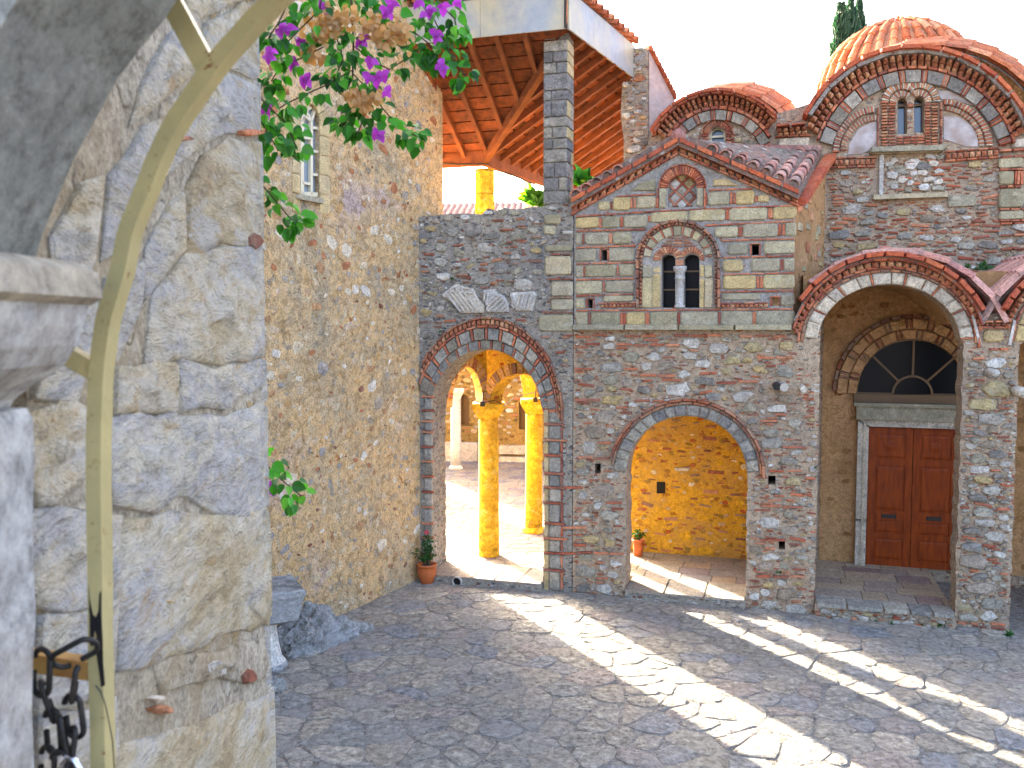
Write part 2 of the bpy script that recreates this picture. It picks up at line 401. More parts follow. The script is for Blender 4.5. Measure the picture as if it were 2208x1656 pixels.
def box_geo(x0, x1, y0, y1, z0, z1):
    V = [(x, y, z) for z in (z0, z1) for y in (y0, y1) for x in (x0, x1)]
    return V, [(0, 2, 3, 1), (4, 5, 7, 6), (0, 1, 5, 4), (2, 6, 7, 3), (0, 4, 6, 2), (1, 3, 7, 5)]
def beam_geo(p, q, w, h, up=Vector((0, 0, 1))):
    p, q = Vector(p), Vector(q); d = (q - p).normalized()
    s = d.cross(up).normalized(); u = s.cross(d)
    V = [a + s * (i * w / 2) + u * (j * h / 2) for a in (p, q) for i, j in ((-1, -1), (1, -1), (1, 1), (-1, 1))]
    return V, [(0, 3, 2, 1), (4, 5, 6, 7), (0, 1, 5, 4), (1, 2, 6, 5), (2, 3, 7, 6), (3, 0, 4, 7)]
def tube_geo(pts, rad, seg=8, caps=True):
    V, Fc = [], []; n = len(pts); pts = [Vector(p) for p in pts]
    rad = rad if isinstance(rad, (list, tuple)) else [rad] * n
    side = None
    for i, p in enumerate(pts):
        d = (pts[min(i + 1, n - 1)] - pts[max(i - 1, 0)]).normalized()
        if side is None: side = d.orthogonal().normalized()
        side = (side - d * side.dot(d)).normalized(); up = d.cross(side)
        for k in range(seg):
            a = 2 * math.pi * k / seg
            V.append(p + (side * math.cos(a) + up * math.sin(a)) * rad[i])
    for i in range(n - 1):
        for k in range(seg):
            a, b = i * seg + k, i * seg + (k + 1) % seg
            Fc.append((a, b, b + seg, a + seg))
    if caps: Fc += [tuple(range(seg))[::-1], tuple(range((n - 1) * seg, n * seg))]
    return V, Fc
def lathe_geo(prof, seg=20, flute=0.0):
    V, Fc = [], []
    for r, z in prof:
        for k in range(seg):
            a = 2 * math.pi * k / seg
            rr = r * (1 - flute * (k % 2))
            V.append((rr * math.cos(a), rr * math.sin(a), z))
    for i in range(len(prof) - 1):
        for k in range(seg):
            a, b = i * seg + k, i * seg + (k + 1) % seg
            Fc.append((a, b, b + seg, a + seg))
    Fc += [tuple(range(seg))[::-1], tuple(range((len(prof) - 1) * seg, len(prof) * seg))]
    return V, Fc
def merge(geos):
    V, Fc = [], []
    for v, f in geos:
        k = len(V); V += list(v); Fc += [tuple(i + k for i in g) for g in f]
    return V, Fc
def shiftg(g, d):
    d = Vector(d); return [Vector(v) + d for v in g[0]], g[1]

# ------------------------------------------------------------------ rubble prototypes and packing
def unit_poly(rng, n, sq, boxy=False):
    pts = []
    for i in range(n):
        a = 2 * math.pi * (i + rng.uniform(-.42, .42)) / n
        c, s = math.cos(a), math.sin(a)
        r = 1 / (abs(c) ** sq + abs(s) ** sq) ** (1 / sq) * rng.uniform(.86, 1.0)
        pts.append((c * r * .5, s * r * .5))
    if boxy:
        j = lambda: rng.uniform(-.07, .07)
        pts = [(.5 + j() * .3, -.5 + j()), (.5 + j() * .3, .5 + j()), (0 + j(), .5 + j() * .8), (-.5 + j() * .3, .5 + j()), (-.5 + j() * .3, -.5 + j()), (j(), -.5 + j() * .8)]
    return pts
_r = random.Random(11)
PROTO = {'stone': [unit_poly(_r, _r.choice((5, 6, 7, 8)), _r.uniform(2.6, 5.0)) for _ in range(28)],
         'brick': [unit_poly(_r, 6, 3, True) for _ in range(8)]}
PG = {}
def proto_geo(kind, i):
    if (kind, i) not in PG:
        rng = random.Random(i * 7 + len(kind)); p = ccw(PROTO[kind][i]); n = len(p)
        rings = [(1.0, 0.0), (0.965, 0.72), (0.84, 0.98)] if kind == 'stone' else [(1.0, 0), (1.0, .8), (.86, 1.0)]
        V = []
        for s, y in rings:
            for a in p: V.append((a[0] * s, -y * (1 + rng.uniform(-.12, .12) * (y > 0)), a[1] * s))
        V.append((rng.uniform(-.15, .15), -1.08 + rng.uniform(-.12, .08), rng.uniform(-.15, .15)))
        Fc = []
        for k in (0, 1):
            for a in range(n):
                b = (a + 1) % n
                Fc.append((k * n + a, k * n + b, (k + 1) * n + b, (k + 1) * n + a))
        for a in range(n): Fc.append((2 * n + a, 2 * n + (a + 1) % n, 3 * n))
        PG[(kind, i)] = (V, Fc)
    return PG[(kind, i)]
PM = {}
def proto_mesh(kind, i, mat):
    k = (kind, i, mat.name)
    if k not in PM:
        V, Fc = proto_geo(kind, i)
        PM[k] = mesh(kind, V, Fc, mat, False)
    return PM[k]

def pip(poly, X, Z):
    ins = np.zeros(X.shape, bool); n = len(poly)
    for i in range(n):
        x0, z0 = poly[i]; x1, z1 = poly[(i + 1) % n]
        if z0 == z1: continue
        c = ((z0 > Z) != (z1 > Z)) & (X < (x1 - x0) * (Z - z0) / (z1 - z0) + x0)
        ins ^= c
    return ins
def pack(region, excl, phases, seed, res=0.015):
    rng = random.Random(seed)
    us = [p[0] for p in region]; zs = [p[1] for p in region]
    u0, u1, z0, z1 = min(us), max(us), min(zs), max(zs)
    gu = np.arange(u0, u1, res); gz = np.arange(z0, z1, res)
    X, Z = np.meshgrid(gu, gz)
    occ = ~pip(region, X, Z)
    for e in excl: occ |= pip(e, X, Z)
    H, Wd = occ.shape; out = []
    for (cnt, kind, mk, w0, w1, a0, a1, rot, gap, dep) in phases:
        P = PROTO[kind]
        for _ in range(cnt):
            cx, cz = rng.uniform(u0, u1), rng.uniform(z0, z1)
            i, j = min(Wd - 1, int((cx - u0) / res)), min(H - 1, int((cz - z0) / res))
            if occ[j, i]: continue
            w = w0 + (w1 - w0) * rng.random() ** 1.5; h = w * rng.uniform(a0, a1)
            r = rng.gauss(0, rot); k = rng.randrange(len(P)); c, s = math.cos(r), math.sin(r)
            poly = [(cx + (a * (w + gap)) * c - (b * (h + gap)) * s, cz + (a * (w + gap)) * s + (b * (h + gap)) * c) for a, b in P[k]]
            xs = [q[0] for q in poly]; ys = [q[1] for q in poly]
            i0, i1 = int((min(xs) - u0) / res), int((max(xs) - u0) / res) + 2
            j0, j1 = int((min(ys) - z0) / res), int((max(ys) - z0) / res) + 2
            if i0 < 0 or j0 < 0 or i1 > Wd or j1 > H: continue
            sub = occ[j0:j1, i0:i1]
            mk_ = pip(poly, X[j0:j1, i0:i1], Z[j0:j1, i0:i1])
            if (sub & mk_).any(): continue
            sub |= mk_
            out.append((kind, k, cx, cz, w, h, r, mk, dep * rng.uniform(.6, 1.3)))
    return out

class Wall:
    """one built thing lying along a frame; its pieces become parts"""
    def __init__(s, frame, name, label, cat, u0=0.0, group=None, z0=0.0):
        s.f = frame; s.u0 = u0; s.z0 = z0
        s.root = empty(name, label, cat, frame.w(u0, z0), frame.ang, group)
        s.pcs = []; s.rng = random.Random(hash(len(name)) + 5)
        s.off = Vector((-u0, 0, -z0))
    def body(s, name, geo, mat, smooth=False, label=None, kind=None):
        V = [Vector(v) + s.off for v in geo[0]]
        return part(name, mesh(name, V, geo[1], mat, smooth), s.root, None, label, kind)
    def px(s, pts, d=0.0): return s.f.P(pts, d)
    def add(s, name, mat, pts, d0, d1, inset=0.012, jit=0.004, rise=None, smooth=False):
        p = ccw(pts); s.pcs.append((name, mat, abs(area2(p)) / 2, 'poly', (p, d0, d1, inset, jit, rise, smooth)))
    def addpx(s, name, mat, pts, d0, d1, inset=0.012, jit=0.004, rise=None, wob=0.0):
        q = s.f.P(pts, d1)
        if wob: q = [(a + s.rng.uniform(-wob, wob), b + s.rng.uniform(-wob, wob)) for a, b in q]
        s.add(name, mat, q, d0, d1, inset, jit, rise)
    def rect(s, name, mat, x0, y0, x1, y1, d0, d1, inset=0.015, Zf=None, wob=0.006):
        pts = [(x0, y1), (x1, y1), (x1, y0), (x0, y0)]
        if Zf: pts = [Zf(*p) for p in pts]
        q = s.f.P(pts, d1)
        um, uM = min(a[0] for a in q), max(a[0] for a in q); zb = (q[0][1] + q[1][1]) / 2; zt = (q[2][1] + q[3][1]) / 2
        c = min(0.03, (uM - um) * .12, (zt - zb) * .2)
        r = lambda: s.rng.uniform(-wob, wob)
        s.add(name, mat, [(um + c, zb + r()), (uM - c, zb + r()), (uM + r(), zb + c), (uM + r(), zt - c), (uM - c, zt + r()), (um + c, zt + r()), (um + r(), zt - c), (um + r(), zb + c)], d0, d1, inset)
    def ring(s, c, R0, R1, a0, a1, seq, n, d0, d1, gap=0.10, inset=0.008, clip=None):
        """voussoirs between two ellipses given in picture measure, laid on the wall plane"""
        if not isinstance(R0, tuple): R0 = (R0, R0)
        if not isinstance(R1, tuple): R1 = (R1, R1)
        tot = sum(q[2] for q in seq) * n; a = a0
        for i in range(n):
            for (nm, mat, wt) in seq:
                da = (a1 - a0) * wt / tot * (1 + s.rng.uniform(-.06, .06))
                g = da * gap / 2; b0, b1 = a + g, a + da - g; a += (a1 - a0) * wt / tot
                k = max(1, int(abs(b1 - b0) / 9))
                mid = math.radians((b0 + b1) / 2)
                if clip and not clip(c[0] + R1[0] * math.cos(mid), c[1] - R1[1] * math.sin(mid)): continue
                pts = []
                for q in range(k + 1):
                    t = math.radians(b0 + (b1 - b0) * q / k); pts.append((c[0] + R1[0] * math.cos(t), c[1] - R1[1] * math.sin(t)))
                for q in range(k, -1, -1):
                    t = math.radians(b0 + (b1 - b0) * q / k); pts.append((c[0] + R0[0] * math.cos(t), c[1] - R0[1] * math.sin(t)))
                s.addpx(nm, mat, pts, d0, d1, inset)
    def line(s, p0, p1, th, seq, n, d0, d1, gap=0.10, inset=0.006, perp=None):
        """band of pieces between two picture points; th = thickness along perp (picture down)"""
        px, py = perp or (0, 1); tot = sum(q[2] for q in seq) * n; t = 0
        for i in range(n):
            for (nm, mat, wt) in seq:
                dt = wt / tot; g = dt * gap / 2; a, b = t + g, t + dt - g; t += dt
                if nm is None: continue
                A = (p0[0] + (p1[0] - p0[0]) * a, p0[1] + (p1[1] - p0[1]) * a); B = (p0[0] + (p1[0] - p0[0]) * b, p0[1] + (p1[1] - p0[1]) * b)
                s.addpx(nm, mat, [A, B, (B[0] + px * th, B[1] + py * th), (A[0] + px * th, A[1] + py * th)], d0, d1, inset, 0.003)
    def rubble(s, region, excl, phases, seed, d=0.0):
        for (kind, k, cx, cz, w, h, r, mk, dep) in pack(region, excl, phases, seed):
            s.pcs.append((kind, M[mk], w * h, 'proto', (k, cx, cz, w, h, r, d, dep)))
    def finish(s, limit=290):
        by = {}
        for p in s.pcs: by.setdefault(p[0], []).append(p)
        cache = {}
        for name, L in by.items():
            L.sort(key=lambda p: -p[2]); keep, rest = L[:limit], L[limit:]
            for (nm, mat, ar, ty, a) in keep:
                if ty == 'proto':
                    k, cx, cz, w, h, r, d, dep = a
                    o = bpy.data.objects.new(nm, proto_mesh(nm if nm in PROTO else 'stone', k, mat))
                    COL.objects.link(o); o.parent = s.root
                    o.location = (cx + s.off.x, -d + .004, cz + s.off.z); o.rotation_euler = (0, -r, 0); o.scale = (w, dep, h)
                else:
                    pts, d0, d1, inset, jit, rise, sm = a
                    V, Fc = piece_geo(pts, d0, d1, inset, rise, jit, s.rng)
                    c = Vector((sum(p[0] for p in pts) / len(pts), -d0, sum(p[1] for p in pts) / len(pts)))
                    o = part(nm, mesh(nm, [Vector(v) - c for v in V], Fc, mat, sm), s.root)
                    o.location = c + s.off
            groups = {}
            for p in rest: groups.setdefault(p[1].name, []).append(p)
            for mn, G in groups.items():
                V, Fc = [], []
                for (nm, mat, ar, ty, a) in G:
                    if ty == 'proto':
                        k, cx, cz, w, h, r, d, dep = a
                        pv, pf = proto_geo(nm if nm in PROTO else 'stone', k); c, q = math.cos(r), math.sin(r)
                        v = [(cx + x * w * c - z * h * q, -d + .004 + y * dep, cz + x * w * q + z * h * c) for x, y, z in pv]
                    else:
                        pts, d0, d1, inset, jit, rise, sm = a
                        v, pf = piece_geo(pts, d0, d1, inset, rise, jit, s.rng)
                    b = len(V); V += [Vector(x) + s.off for x in v]; Fc += [tuple(i + b for i in g) for g in pf]
                part('small_' + name + 's', mesh('small_' + name, V, Fc, G[0][1]), s.root, None, None, 'stuff')
        s.pcs = []

def ell(c, R, a0, a1, n):
    if not isinstance(R, tuple): R = (R, R)
    return [(c[0] + R[0] * math.cos(math.radians(a0 + (a1 - a0) * i / n)), c[1] - R[1] * math.sin(math.radians(a0 + (a1 - a0) * i / n))) for i in range(n + 1)]

Z1 = lambda x, y: (1200 + x / 3.312, 260 + y / 3.312)
Z2 = lambda x, y: (1700 + x / 3.6, y / 3.6)
Z3 = lambda x, y: (1700 + x / 3.6, 440 + y / 3.6)
Z4 = lambda x, y: (1700 + x / 3.311, 900 + y / 3.311)
Z5 = lambda x, y: (880 + x / 2.588, 660 + y / 2.588)
Z6 = lambda x, y: (1200 + x / 2.5875, 700 + y / 2.5875)
Z7 = lambda x, y: (900 + x / 5.711, 430 + y / 5.711)
Z8 = lambda x, y: (1360 + x / 5.018, 150 + y / 5.018)

FA = Frame((-1.56, 14.85), math.radians(-17))          # court front wall
CH = FA.shift(-2.41)                                   # church wall
TW = Frame((-1.56, 14.85), math.atan2(0.89, 0.455))    # tower face
TDIR = TW.t                                            # direction running away from the viewer
GZ = 0.0
TH = 0.74                                              # thickness of the front wall
BR, BO = ('brick', M['brick'], 1), ('brick', M['brick_old'], 1)

# ------------------------------------------------------------------ roof tiles
def tile_proto(mat):
    seg, V, Fc = 7, [], []
    for x, r in ((0, 0.5), (1.08, 0.42)):
        for th in (1.0, 0.80):
            for k in range(seg + 1):
                a = math.pi * k / seg
                V.append((x, r * th * math.cos(a), r * th * math.sin(a) + (0.06 if x == 0 else 0)))
    m = seg + 1
    for k in range(seg):
        Fc += [(k, k + 1, 2 * m + k + 1, 2 * m + k), (m + k, 3 * m + k, 3 * m + k + 1, m + k + 1), (k, m + k, m + k + 1, k + 1), (2 * m + k, 2 * m + k + 1, 3 * m + k + 1, 3 * m + k)]
    Fc += [(0, 2 * m, 3 * m, m), (seg, m + seg, 3 * m + seg, 2 * m + seg)]
    return mesh('roof_tile', V, [f[::-1] for f in Fc], mat, False)
TILE = {k: tile_proto(M[k]) for k in ('tile', 'tile_pink')}
_tr = random.Random(3)
def tile(root, p, xdir, nrm, L, W, key='tile'):
    """cover tile whose wide lower end is at p and which runs up towards xdir"""
    x = Vector(xdir).normalized(); z = Vector(nrm); z = (z - x * z.dot(x)).normalized(); y = z.cross(x)
    j = _tr.uniform(-.03, .03)
    x = (x + y * j).normalized(); y = z.cross(x)
    m = Matrix(((x.x * L, y.x * W, z.x * W, p.x), (x.y * L, y.y * W, z.y * W, p.y), (x.z * L, y.z * W, z.z * W, p.z), (0, 0, 0, 1)))
    o = bpy.data.objects.new('roof_tile', TILE[key]); COL.objects.link(o); o.parent = root
    o.matrix_parent_inverse = root.matrix_basis.inverted() if False else Matrix.Identity(4)
    rm = Matrix.Translation(root.location) @ root.rotation_euler.to_matrix().to_4x4()
    o.matrix_basis = rm.inverted() @ m
    return o

# ------------------------------------------------------------------ ground
def structure(name, me, kind='structure'):
    o = bpy.data.objects.new(name, me); COL.objects.link(o); o['kind'] = kind; return o
ground = structure('courtyard_ground', mesh('ground', [(-400, -400, -.003), (400, -400, -.003), (400, 400, -.003), (-400, 400, -.003)], [(0, 1, 2, 3)], M['cobble_bed']))

def clip_poly(poly, nx, ny, c):
    out = []
    for i in range(len(poly)):
        a, b = poly[i], poly[(i + 1) % len(poly)]
        da, db = a[0] * nx + a[1] * ny - c, b[0] * nx + b[1] * ny - c
        if da <= 0: out.append(a)
        if (da < 0 < db) or (db < 0 < da):
            t = da / (da - db); out.append((a[0] + (b[0] - a[0]) * t, a[1] + (b[1] - a[1]) * t))
    return out
def cells(x0, x1, y0, y1, sx, sy, jit, seed, keep):
    rng = random.Random(seed); nx, ny = int((x1 - x0) / sx) + 1, int((y1 - y0) / sy) + 1
    P = {}
    for i in range(-2, nx + 2):
        for j in range(-2, ny + 2):
            if rng.random() < .12: continue
            P[(i, j)] = (x0 + (i + .5 * (j % 2) + rng.uniform(-jit, jit)) * sx, y0 + (j + rng.uniform(-jit, jit)) * sy)
    out = []
    for (i, j), p in P.items():
        if not keep(*p): continue
        poly = [(p[0] - sx * 1.1, p[1] - sy * 1.1), (p[0] + sx * 1.1, p[1] - sy * 1.1), (p[0] + sx * 1.1, p[1] + sy * 1.1), (p[0] - sx * 1.1, p[1] + sy * 1.1)]
        for di in range(-2, 3):
            for dj in range(-2, 3):
                q = P.get((i + di, j + dj))
                if q is None or (di == 0 and dj == 0): continue
                ax, ay = q[0] - p[0], q[1] - p[1]
                poly = clip_poly(poly, ax, ay, ax * (p[0] + q[0]) / 2 + ay * (p[1] + q[1]) / 2)
                if len(poly) < 3: break
            if len(poly) < 3: break
        if len(poly) >= 3: out.append((p, poly))
    return out
def slab_geo(poly, h, gap, rng, rnd=0.25, tilt=0.012):
    p = ccw(poly)
    n = len(p); cx = sum(a[0] for a in p) / n; cy = sum(a[1] for a in p) / n
    q = []
    for i in range(n):   # cut the corners
        a, b = p[i], p[(i + 1) % n]
        q.append((a[0] + (b[0] - a[0]) * rnd, a[1] + (b[1] - a[1]) * rnd)); q.append((b[0] + (a[0] - b[0]) * rnd, b[1] + (a[1] - b[1]) * rnd))
    n = len(q)
    def ins(a, k):
        dx, dy = cx - a[0], cy - a[1]; L = math.hypot(dx, dy) or 1; k = min(k, L * .8)
        return a[0] + dx / L * k, a[1] + dy / L * k
    tx, ty = rng.uniform(-tilt, tilt) / .2, rng.uniform(-tilt, tilt) / .2
    V = []
    for k, z in ((gap, -.02), (gap * 1.15, h * .6), (gap * 1.15 + .025, h)):
        for a in q:
            x, y = ins(a, k); V.append((x, y, z + ((x - cx) * tx + (y - cy) * ty if z > 0 else 0) + (rng.uniform(-.003, .003) if z > 0 else 0)))
    V.append((cx, cy, h + .006))
    Fc = []
    for r in (0, 1):
        for i in range(n):
            j = (i + 1) % n; Fc.append((r * n + i, r * n + j, (r + 1) * n + j, (r + 1) * n + i))
    for i in range(n): Fc.append((2 * n + i, 2 * n + (i + 1) % n, 3 * n))
    return V, Fc
def wall_front_y(x): return 14.85 - math.tan(math.radians(17)) * (x + 1.56)
def tower_x(y): return -1.56 - (14.85 - y) * 0.455 / 0.89
rng = random.Random(21)
def keep_c(x, y):
    return y < wall_front_y(x) + .1 and x > tower_x(y) - .15 and abs(x) < y * .62 + .6
cc = cells(-5.5, 8.6, 7.9, 15.2, .42, .33, .44, 5, keep_c)
cc.sort(key=lambda t: t[0][1])
big = []
restV = []
for idx, (p, poly) in enumerate(cc):
    h = rng.uniform(.003, .011)
    g = slab_geo(poly, h, rng.choice((.003, .005, .009, .03)), rng, .26, .005)
    if idx < 290:
        c = Vector((p[0], p[1], 0))
        part('cobblestone', mesh('cobblestone', [Vector(v) - c for v in g[0]], g[1], M['cobble']), ground).location = c
    else: restV.append(g)
V, Fc = merge(restV)
part('small_cobblestones', mesh('small_cobblestones', V, Fc, M['cobble']), ground, None, None, 'stuff')

# paved floors behind the front wall
def paving(root_name, x0, x1, y0, y1, z, keep, sx, sy, seed, limit=280):
    q0, q1 = FA.w(-.5, 0, -.3), FA.w(5.6, 0, -.3)
    V = [(q0.x, q0.y, z), (q1.x, q1.y, z), (q1.x, y1, z), (q0.x - 2.4, y1, z), (q0.x - 2.4, q0.y + 2, z)]
    o = structure(root_name, mesh(root_name, V, [(0, 1, 2, 3, 4)], M['flag_bed']))
    r = random.Random(seed); L = cells(x0, x1, y0, y1, sx, sy, .22, seed, keep); L.sort(key=lambda t: t[0][1]); rest = []
    for i, (p, poly) in enumerate(L):
        g = slab_geo(poly, .012, .008, r, .08, .002)
        g = shiftg(g, (0, 0, z))
        if i < limit:
            c = Vector((p[0], p[1], z)); part('paving_stone', mesh('paving_stone', [Vector(v) - c for v in g[0]], g[1], M['flag']), o).location = c
        else: rest.append(g)
    if rest: part('small_paving_stones', mesh('small_paving_stones', *merge(rest), M['flag']), o, None, None, 'stuff')
    return o
def in_fa(x, y):
    p = Vector((x, y, 0)) - FA.O; return p.dot(FA.t), -p.dot(FA.n)
paving('cloister_floor', -4.5, 4, 14.0, 27.6, .012, lambda x, y: (in_fa(x, y)[1] > .1) and x > -3.6 and x < 1.9 + (y - 15) * .1 and y > 14 and abs(x) < y * .13 + .5, .42, .30, 7)

# ------------------------------------------------------------------ tower (left)
def tower():
    W = Wall(TW, 'stone_tower', 'tall tan rubble tower with an arched window, filling the left side of the court', 'tower', 0.0)
    uF = .78
    wz = [(648, 421), (690, 424), (690, 262)] + [(690 - 2, 250), (683, 236), (670, 226), (660, 232), (652, 246), (648, 262)]
    hole = W.px(wz)
    out = [(-9, 0), (uF, 0), (uF, 13.5), (-9, 13.5)]
    W.body('wall', prism(out, [hole], -.35, 0), M['plaster_tower'])
    W.body('wall', box_geo(-9, uF - .002, .352, 5.5, 0, 13.5), M['plaster_tower'], label='plain mass of the tower behind its face')
    # window
    wi = part('window', mesh('window', *prism([(a + 0, b) for a, b in hole], [], -.12, -.09), M['glass_grey']), W.root)
    frs = []
    hc = lambda pts, d: W.px(pts, d)
    def bar(a, b, w, d=-.06):
        (u0, z0), (u1, z1) = W.px([a, b], d)
        return beam_geo((u0, -d, z0), (u1, -d, z1), w, .05, Vector((0, 1, 0)))
    oc = [(649, 419), (649, 262), (654, 244), (661, 233), (670, 228), (680, 236), (687, 250), (689, 264), (689, 421)]
    for a, b in zip(oc[:-1], oc[1:]): frs.append(bar(a, b, .07))
    frs.append(bar(oc[0], oc[-1], .07))
    frs.append(bar((669.5, 262), (669.5, 420), .045))
    for a, b in (((649, 296), (669, 299)), ((669, 275), (688, 278)), ((669, 326), (688, 328)), ((669, 376), (688, 378)), ((649, 394), (668, 397)), ((669, 262), (663, 248)), ((663, 248), (652, 240)), ((669, 262), (677, 238)), ((649, 262), (655, 250)), ((655, 250), (669, 262))):
        frs.append(bar(a, b, .035))
    part('frame', mesh('frame', *merge(frs), M['cream_paint']), wi)
    # stone surround
    for y in range(250, 420, 42):
        W.rect('block', M['ashlar_y'], 634, y, 647.5, y + 40, -.01, .03)
        W.rect('block', M['ashlar_y'], 691, y + 3, 712, y + 43, -.01, .02)
    W.ring((669.5, 262), (21.5, 38), (36, 58), 0, 180, [('block', M['ashlar_y'], 1)], 7, -.01, .03)
    W.rect('block', M['ashlar'], 644, 423, 700, 434, -.01, .08)
    region = [(-4.6, .05), (uF - .03, .05), (uF - .03, 10.8), (-4.6, 10.8)]
    ex = [W.px([(628, 205), (718, 205), (718, 440), (628, 440)])]
    W.rubble(region, ex, [
        (300, 'stone', 'rubble_warm', .14, .30, .45, .9, .35, .03, .016),
        (900, 'stone', 'rubble_warm', .08, .17, .45, .9, .5, .04, .014),
        (260, 'stone', 'brick_old', .05, .13, .3, .8, .5, .04, .014),
        (1800, 'stone', 'rubble_warm', .04, .09, .35, .8, .8, .04, .012)], 31)
    # corner quoins where the sun rakes
    W.finish()
    return W
tower()

# ------------------------------------------------------------------ gateway wall with tall arch
A1C = (1048, 895)
_jr = random.Random(77)
def jag(u, z0, z1, amp=.014):
    n = max(2, int(abs(z1 - z0) / .09)); return [(u + _jr.uniform(-amp, amp), z0 + (z1 - z0) * k / n) for k in range(n + 1)]
def gateway():
    W = Wall(FA, 'gateway_wall', 'grey rubble wall with tall brick-and-stone arch and carved marble fragments', 'wall', 0.0)
    u1 = FA.uz(1236, 600)[0]
    uL = FA.uz(928, 1200)[0]; uR = FA.uz(1172, 1200)[0]
    arch = W.px(ell((1048, 895), (120, 142), 180, 0, 20))
    arch = [(max(uL, min(uR, a)), b) for a, b in arch]
    top = W.px([(1238, 436), (1190, 440), (1168, 446), (1140, 447), (1115, 451), (1085, 448), (1075, 455), (1052, 449), (1040, 462), (1000, 460), (960, 462), (905, 468)])
    top[0] = (u1, top[0][1])
    out = [(-.4, -.1)] + jag(uL, -.1, arch[0][1] - .05) + arch[1:-1] + jag(uR, arch[-1][1] - .05, -.1) + [(u1, -.1)] + top + [(-.4, top[-1][1])]
    W.body('wall', prism(out, [], -TH, 0), M['mortar_grey'])
    # arch rings
    cl = lambda x, y: x > 903
    W.ring(A1C, (121, 142), (133.5, 161), 176, 4, [('voussoir', M['voussoir'], 1), BR_(.16)], 15, -.02, .030, clip=cl)
    W.ring(A1C, (134.5, 163), (151, 188), 176, 2, [('voussoir', M['voussoir'], 1), BR_(.20)], 14, -.02, .050, clip=cl)
    W.ring(A1C, (152, 189.5), (155, 194), 178, 0, [('brick', M['brick'], 1)], 20, -.02, .07, clip=cl)
    W.ring(A1C, (155.5, 195), (161, 207), 176, -2, [('brick', M['brick_pale'], 1)], 48, -.02, .065, .25, .018, clip=cl)
    W.ring(A1C, (161.5, 208), (165, 212), 176, -4, [('brick', M['brick_old'], 1)], 20, -.02, .09, clip=cl)
    # jambs: grey blocks between thin double bricks
    ys = [500, 578, 638, 700, 782, 862, 948, 1034, 1120, 1210, 1290, 1385, 1460]
    for i, (a, b) in enumerate(zip(ys[:-1], ys[1:])):
        (x, ya), (_, yb) = Z5(0, a), Z5(0, b)
        W.rect('block', M['voussoir'], 915, ya + 5, 931, yb - 1, -.02, .025)
        W.rect('brick', M['brick'], 908, ya, 934, ya + 3.6, -.02, .045, .004)
    ys = [520, 655, 745, 830, 930, 1010, 1095, 1210, 1295, 1375, 1470, 1590]
    for i, (a, b) in enumerate(zip(ys[:-1], ys[1:])):
        (x, ya), (_, yb) = Z5(0, a), Z5(0, b)
        W.rect('block', M['voussoir'], 1184, ya + 5, 1206 + (i % 2) * 4, yb - 1, -.02, .03)
        W.rect('block', M['ashlar_y'], 1173, ya + 5, 1182, yb - 1, -.02, .02)
        W.rect('brick', M['brick'], 1172, ya, 1212 + (i % 3) * 5, ya + 3.8, -.02, .05, .004)
        W.rect('brick', M['brick'], 1209, ya + 7, 1213, yb - 3, -.02, .035, .004)
    # carved marble fragments
    fr = [[(310, 1170), (480, 1040), (700, 1110), (760, 1230), (835, 1300), (830, 1400), (540, 1400), (430, 1270)],
          [(812, 1125), (960, 1100), (990, 1160), (1070, 1180), (1130, 1290), (1135, 1390), (870, 1392), (835, 1280)],
          [(1150, 1150), (1440, 1132), (1475, 1180), (1420, 1370), (1220, 1365), (1170, 1290)]]
    ex = []
    for i, f in enumerate(fr):
        pts = W.px([Z7(*p) for p in f]); ex.append(pts)
        V, Fc = piece_geo(pts, -.01, .05, .02)
        o = W.body('marble_fragment', (V, Fc), M['marble'])
        c = Vector((sum(p[0] for p in pts) / len(pts), 0, sum(p[1] for p in pts) / len(pts)))
        g = []; r = random.Random(i + 4); base = [-.9, .7, 1.3][i]
        P = Polyg(pts)
        for k in range(-7, 8):
            a = base + (0 if k < 2 else .8)
            d = Vector((math.cos(a), 0, math.sin(a))); nn = Vector((-d.z, 0, d.x))
            s = P.chord(c.x + nn.x * k * .062, c.z + nn.z * k * .062, d.x, d.z, .03)
            if s: g.append(beam_geo((s[0], -.060, s[1]), (s[2], -.060, s[3]), .024, .05, Vector((0, 1, 0))))
        if g:
            V, Fc = merge(g); part('carved_ribs', mesh('carved_ribs', [Vector(v) + W.off for v in V], Fc, M['marble']), o)
    # pale flat blocks above the right haunch
    blocks = [(1555, 180, 1760, 300), (1555, 320, 1700, 430), (1570, 700, 1890, 930), (1640, 1010, 1920, 1190), (1640, 1230, 1920, 1360), (1490, 1420, 1920, 1620), (1570, 560, 1900, 640)]
    for b in blocks:
        x0, y0 = Z7(b[0], b[1]); x1, y1 = Z7(b[2], b[3]); x1 = min(x1, 1235)
        W.rect('block', M['ashlar'], x0, y0, x1, y1, -.02, .035, .02)
    for y, x0, x1 in ((285, 1400, 1540), (360, 1000, 1190), (335, 1240, 1350), (490, 1190, 1320), (515, 1090, 1170), (548, 855, 950), (665, 1630, 1900), (970, 1590, 1915), (1380, 1520, 1920), (1200, 1600, 1920), (1000, 1090, 1220), (985, 960, 1060), (920, 470, 620)):
        a, b = Z7(x0, y), Z7(x1, y)
        W.line(a, b, 3.2, [BO], max(1, int((x1 - x0) / 130)), -.02, .04)
    ring_px = ell(A1C, (168, 216), 180, 0, 20)
    reg = W.px([(903, 470), (1030, 470), (1233, 452), (1233, 1270), (1172, 1262), (905, 1262)])
    exr = W.px([(900, 1300)] + [(903, 895)] + ring_px + [(1222, 900), (1222, 1300)])
    exb = [W.px([Z7(b[0] - 8, b[1] - 8), Z7(b[2] + 8, b[1] - 8), Z7(b[2] + 8, b[3] + 8), Z7(b[0] - 8, b[3] + 8)]) for b in blocks]
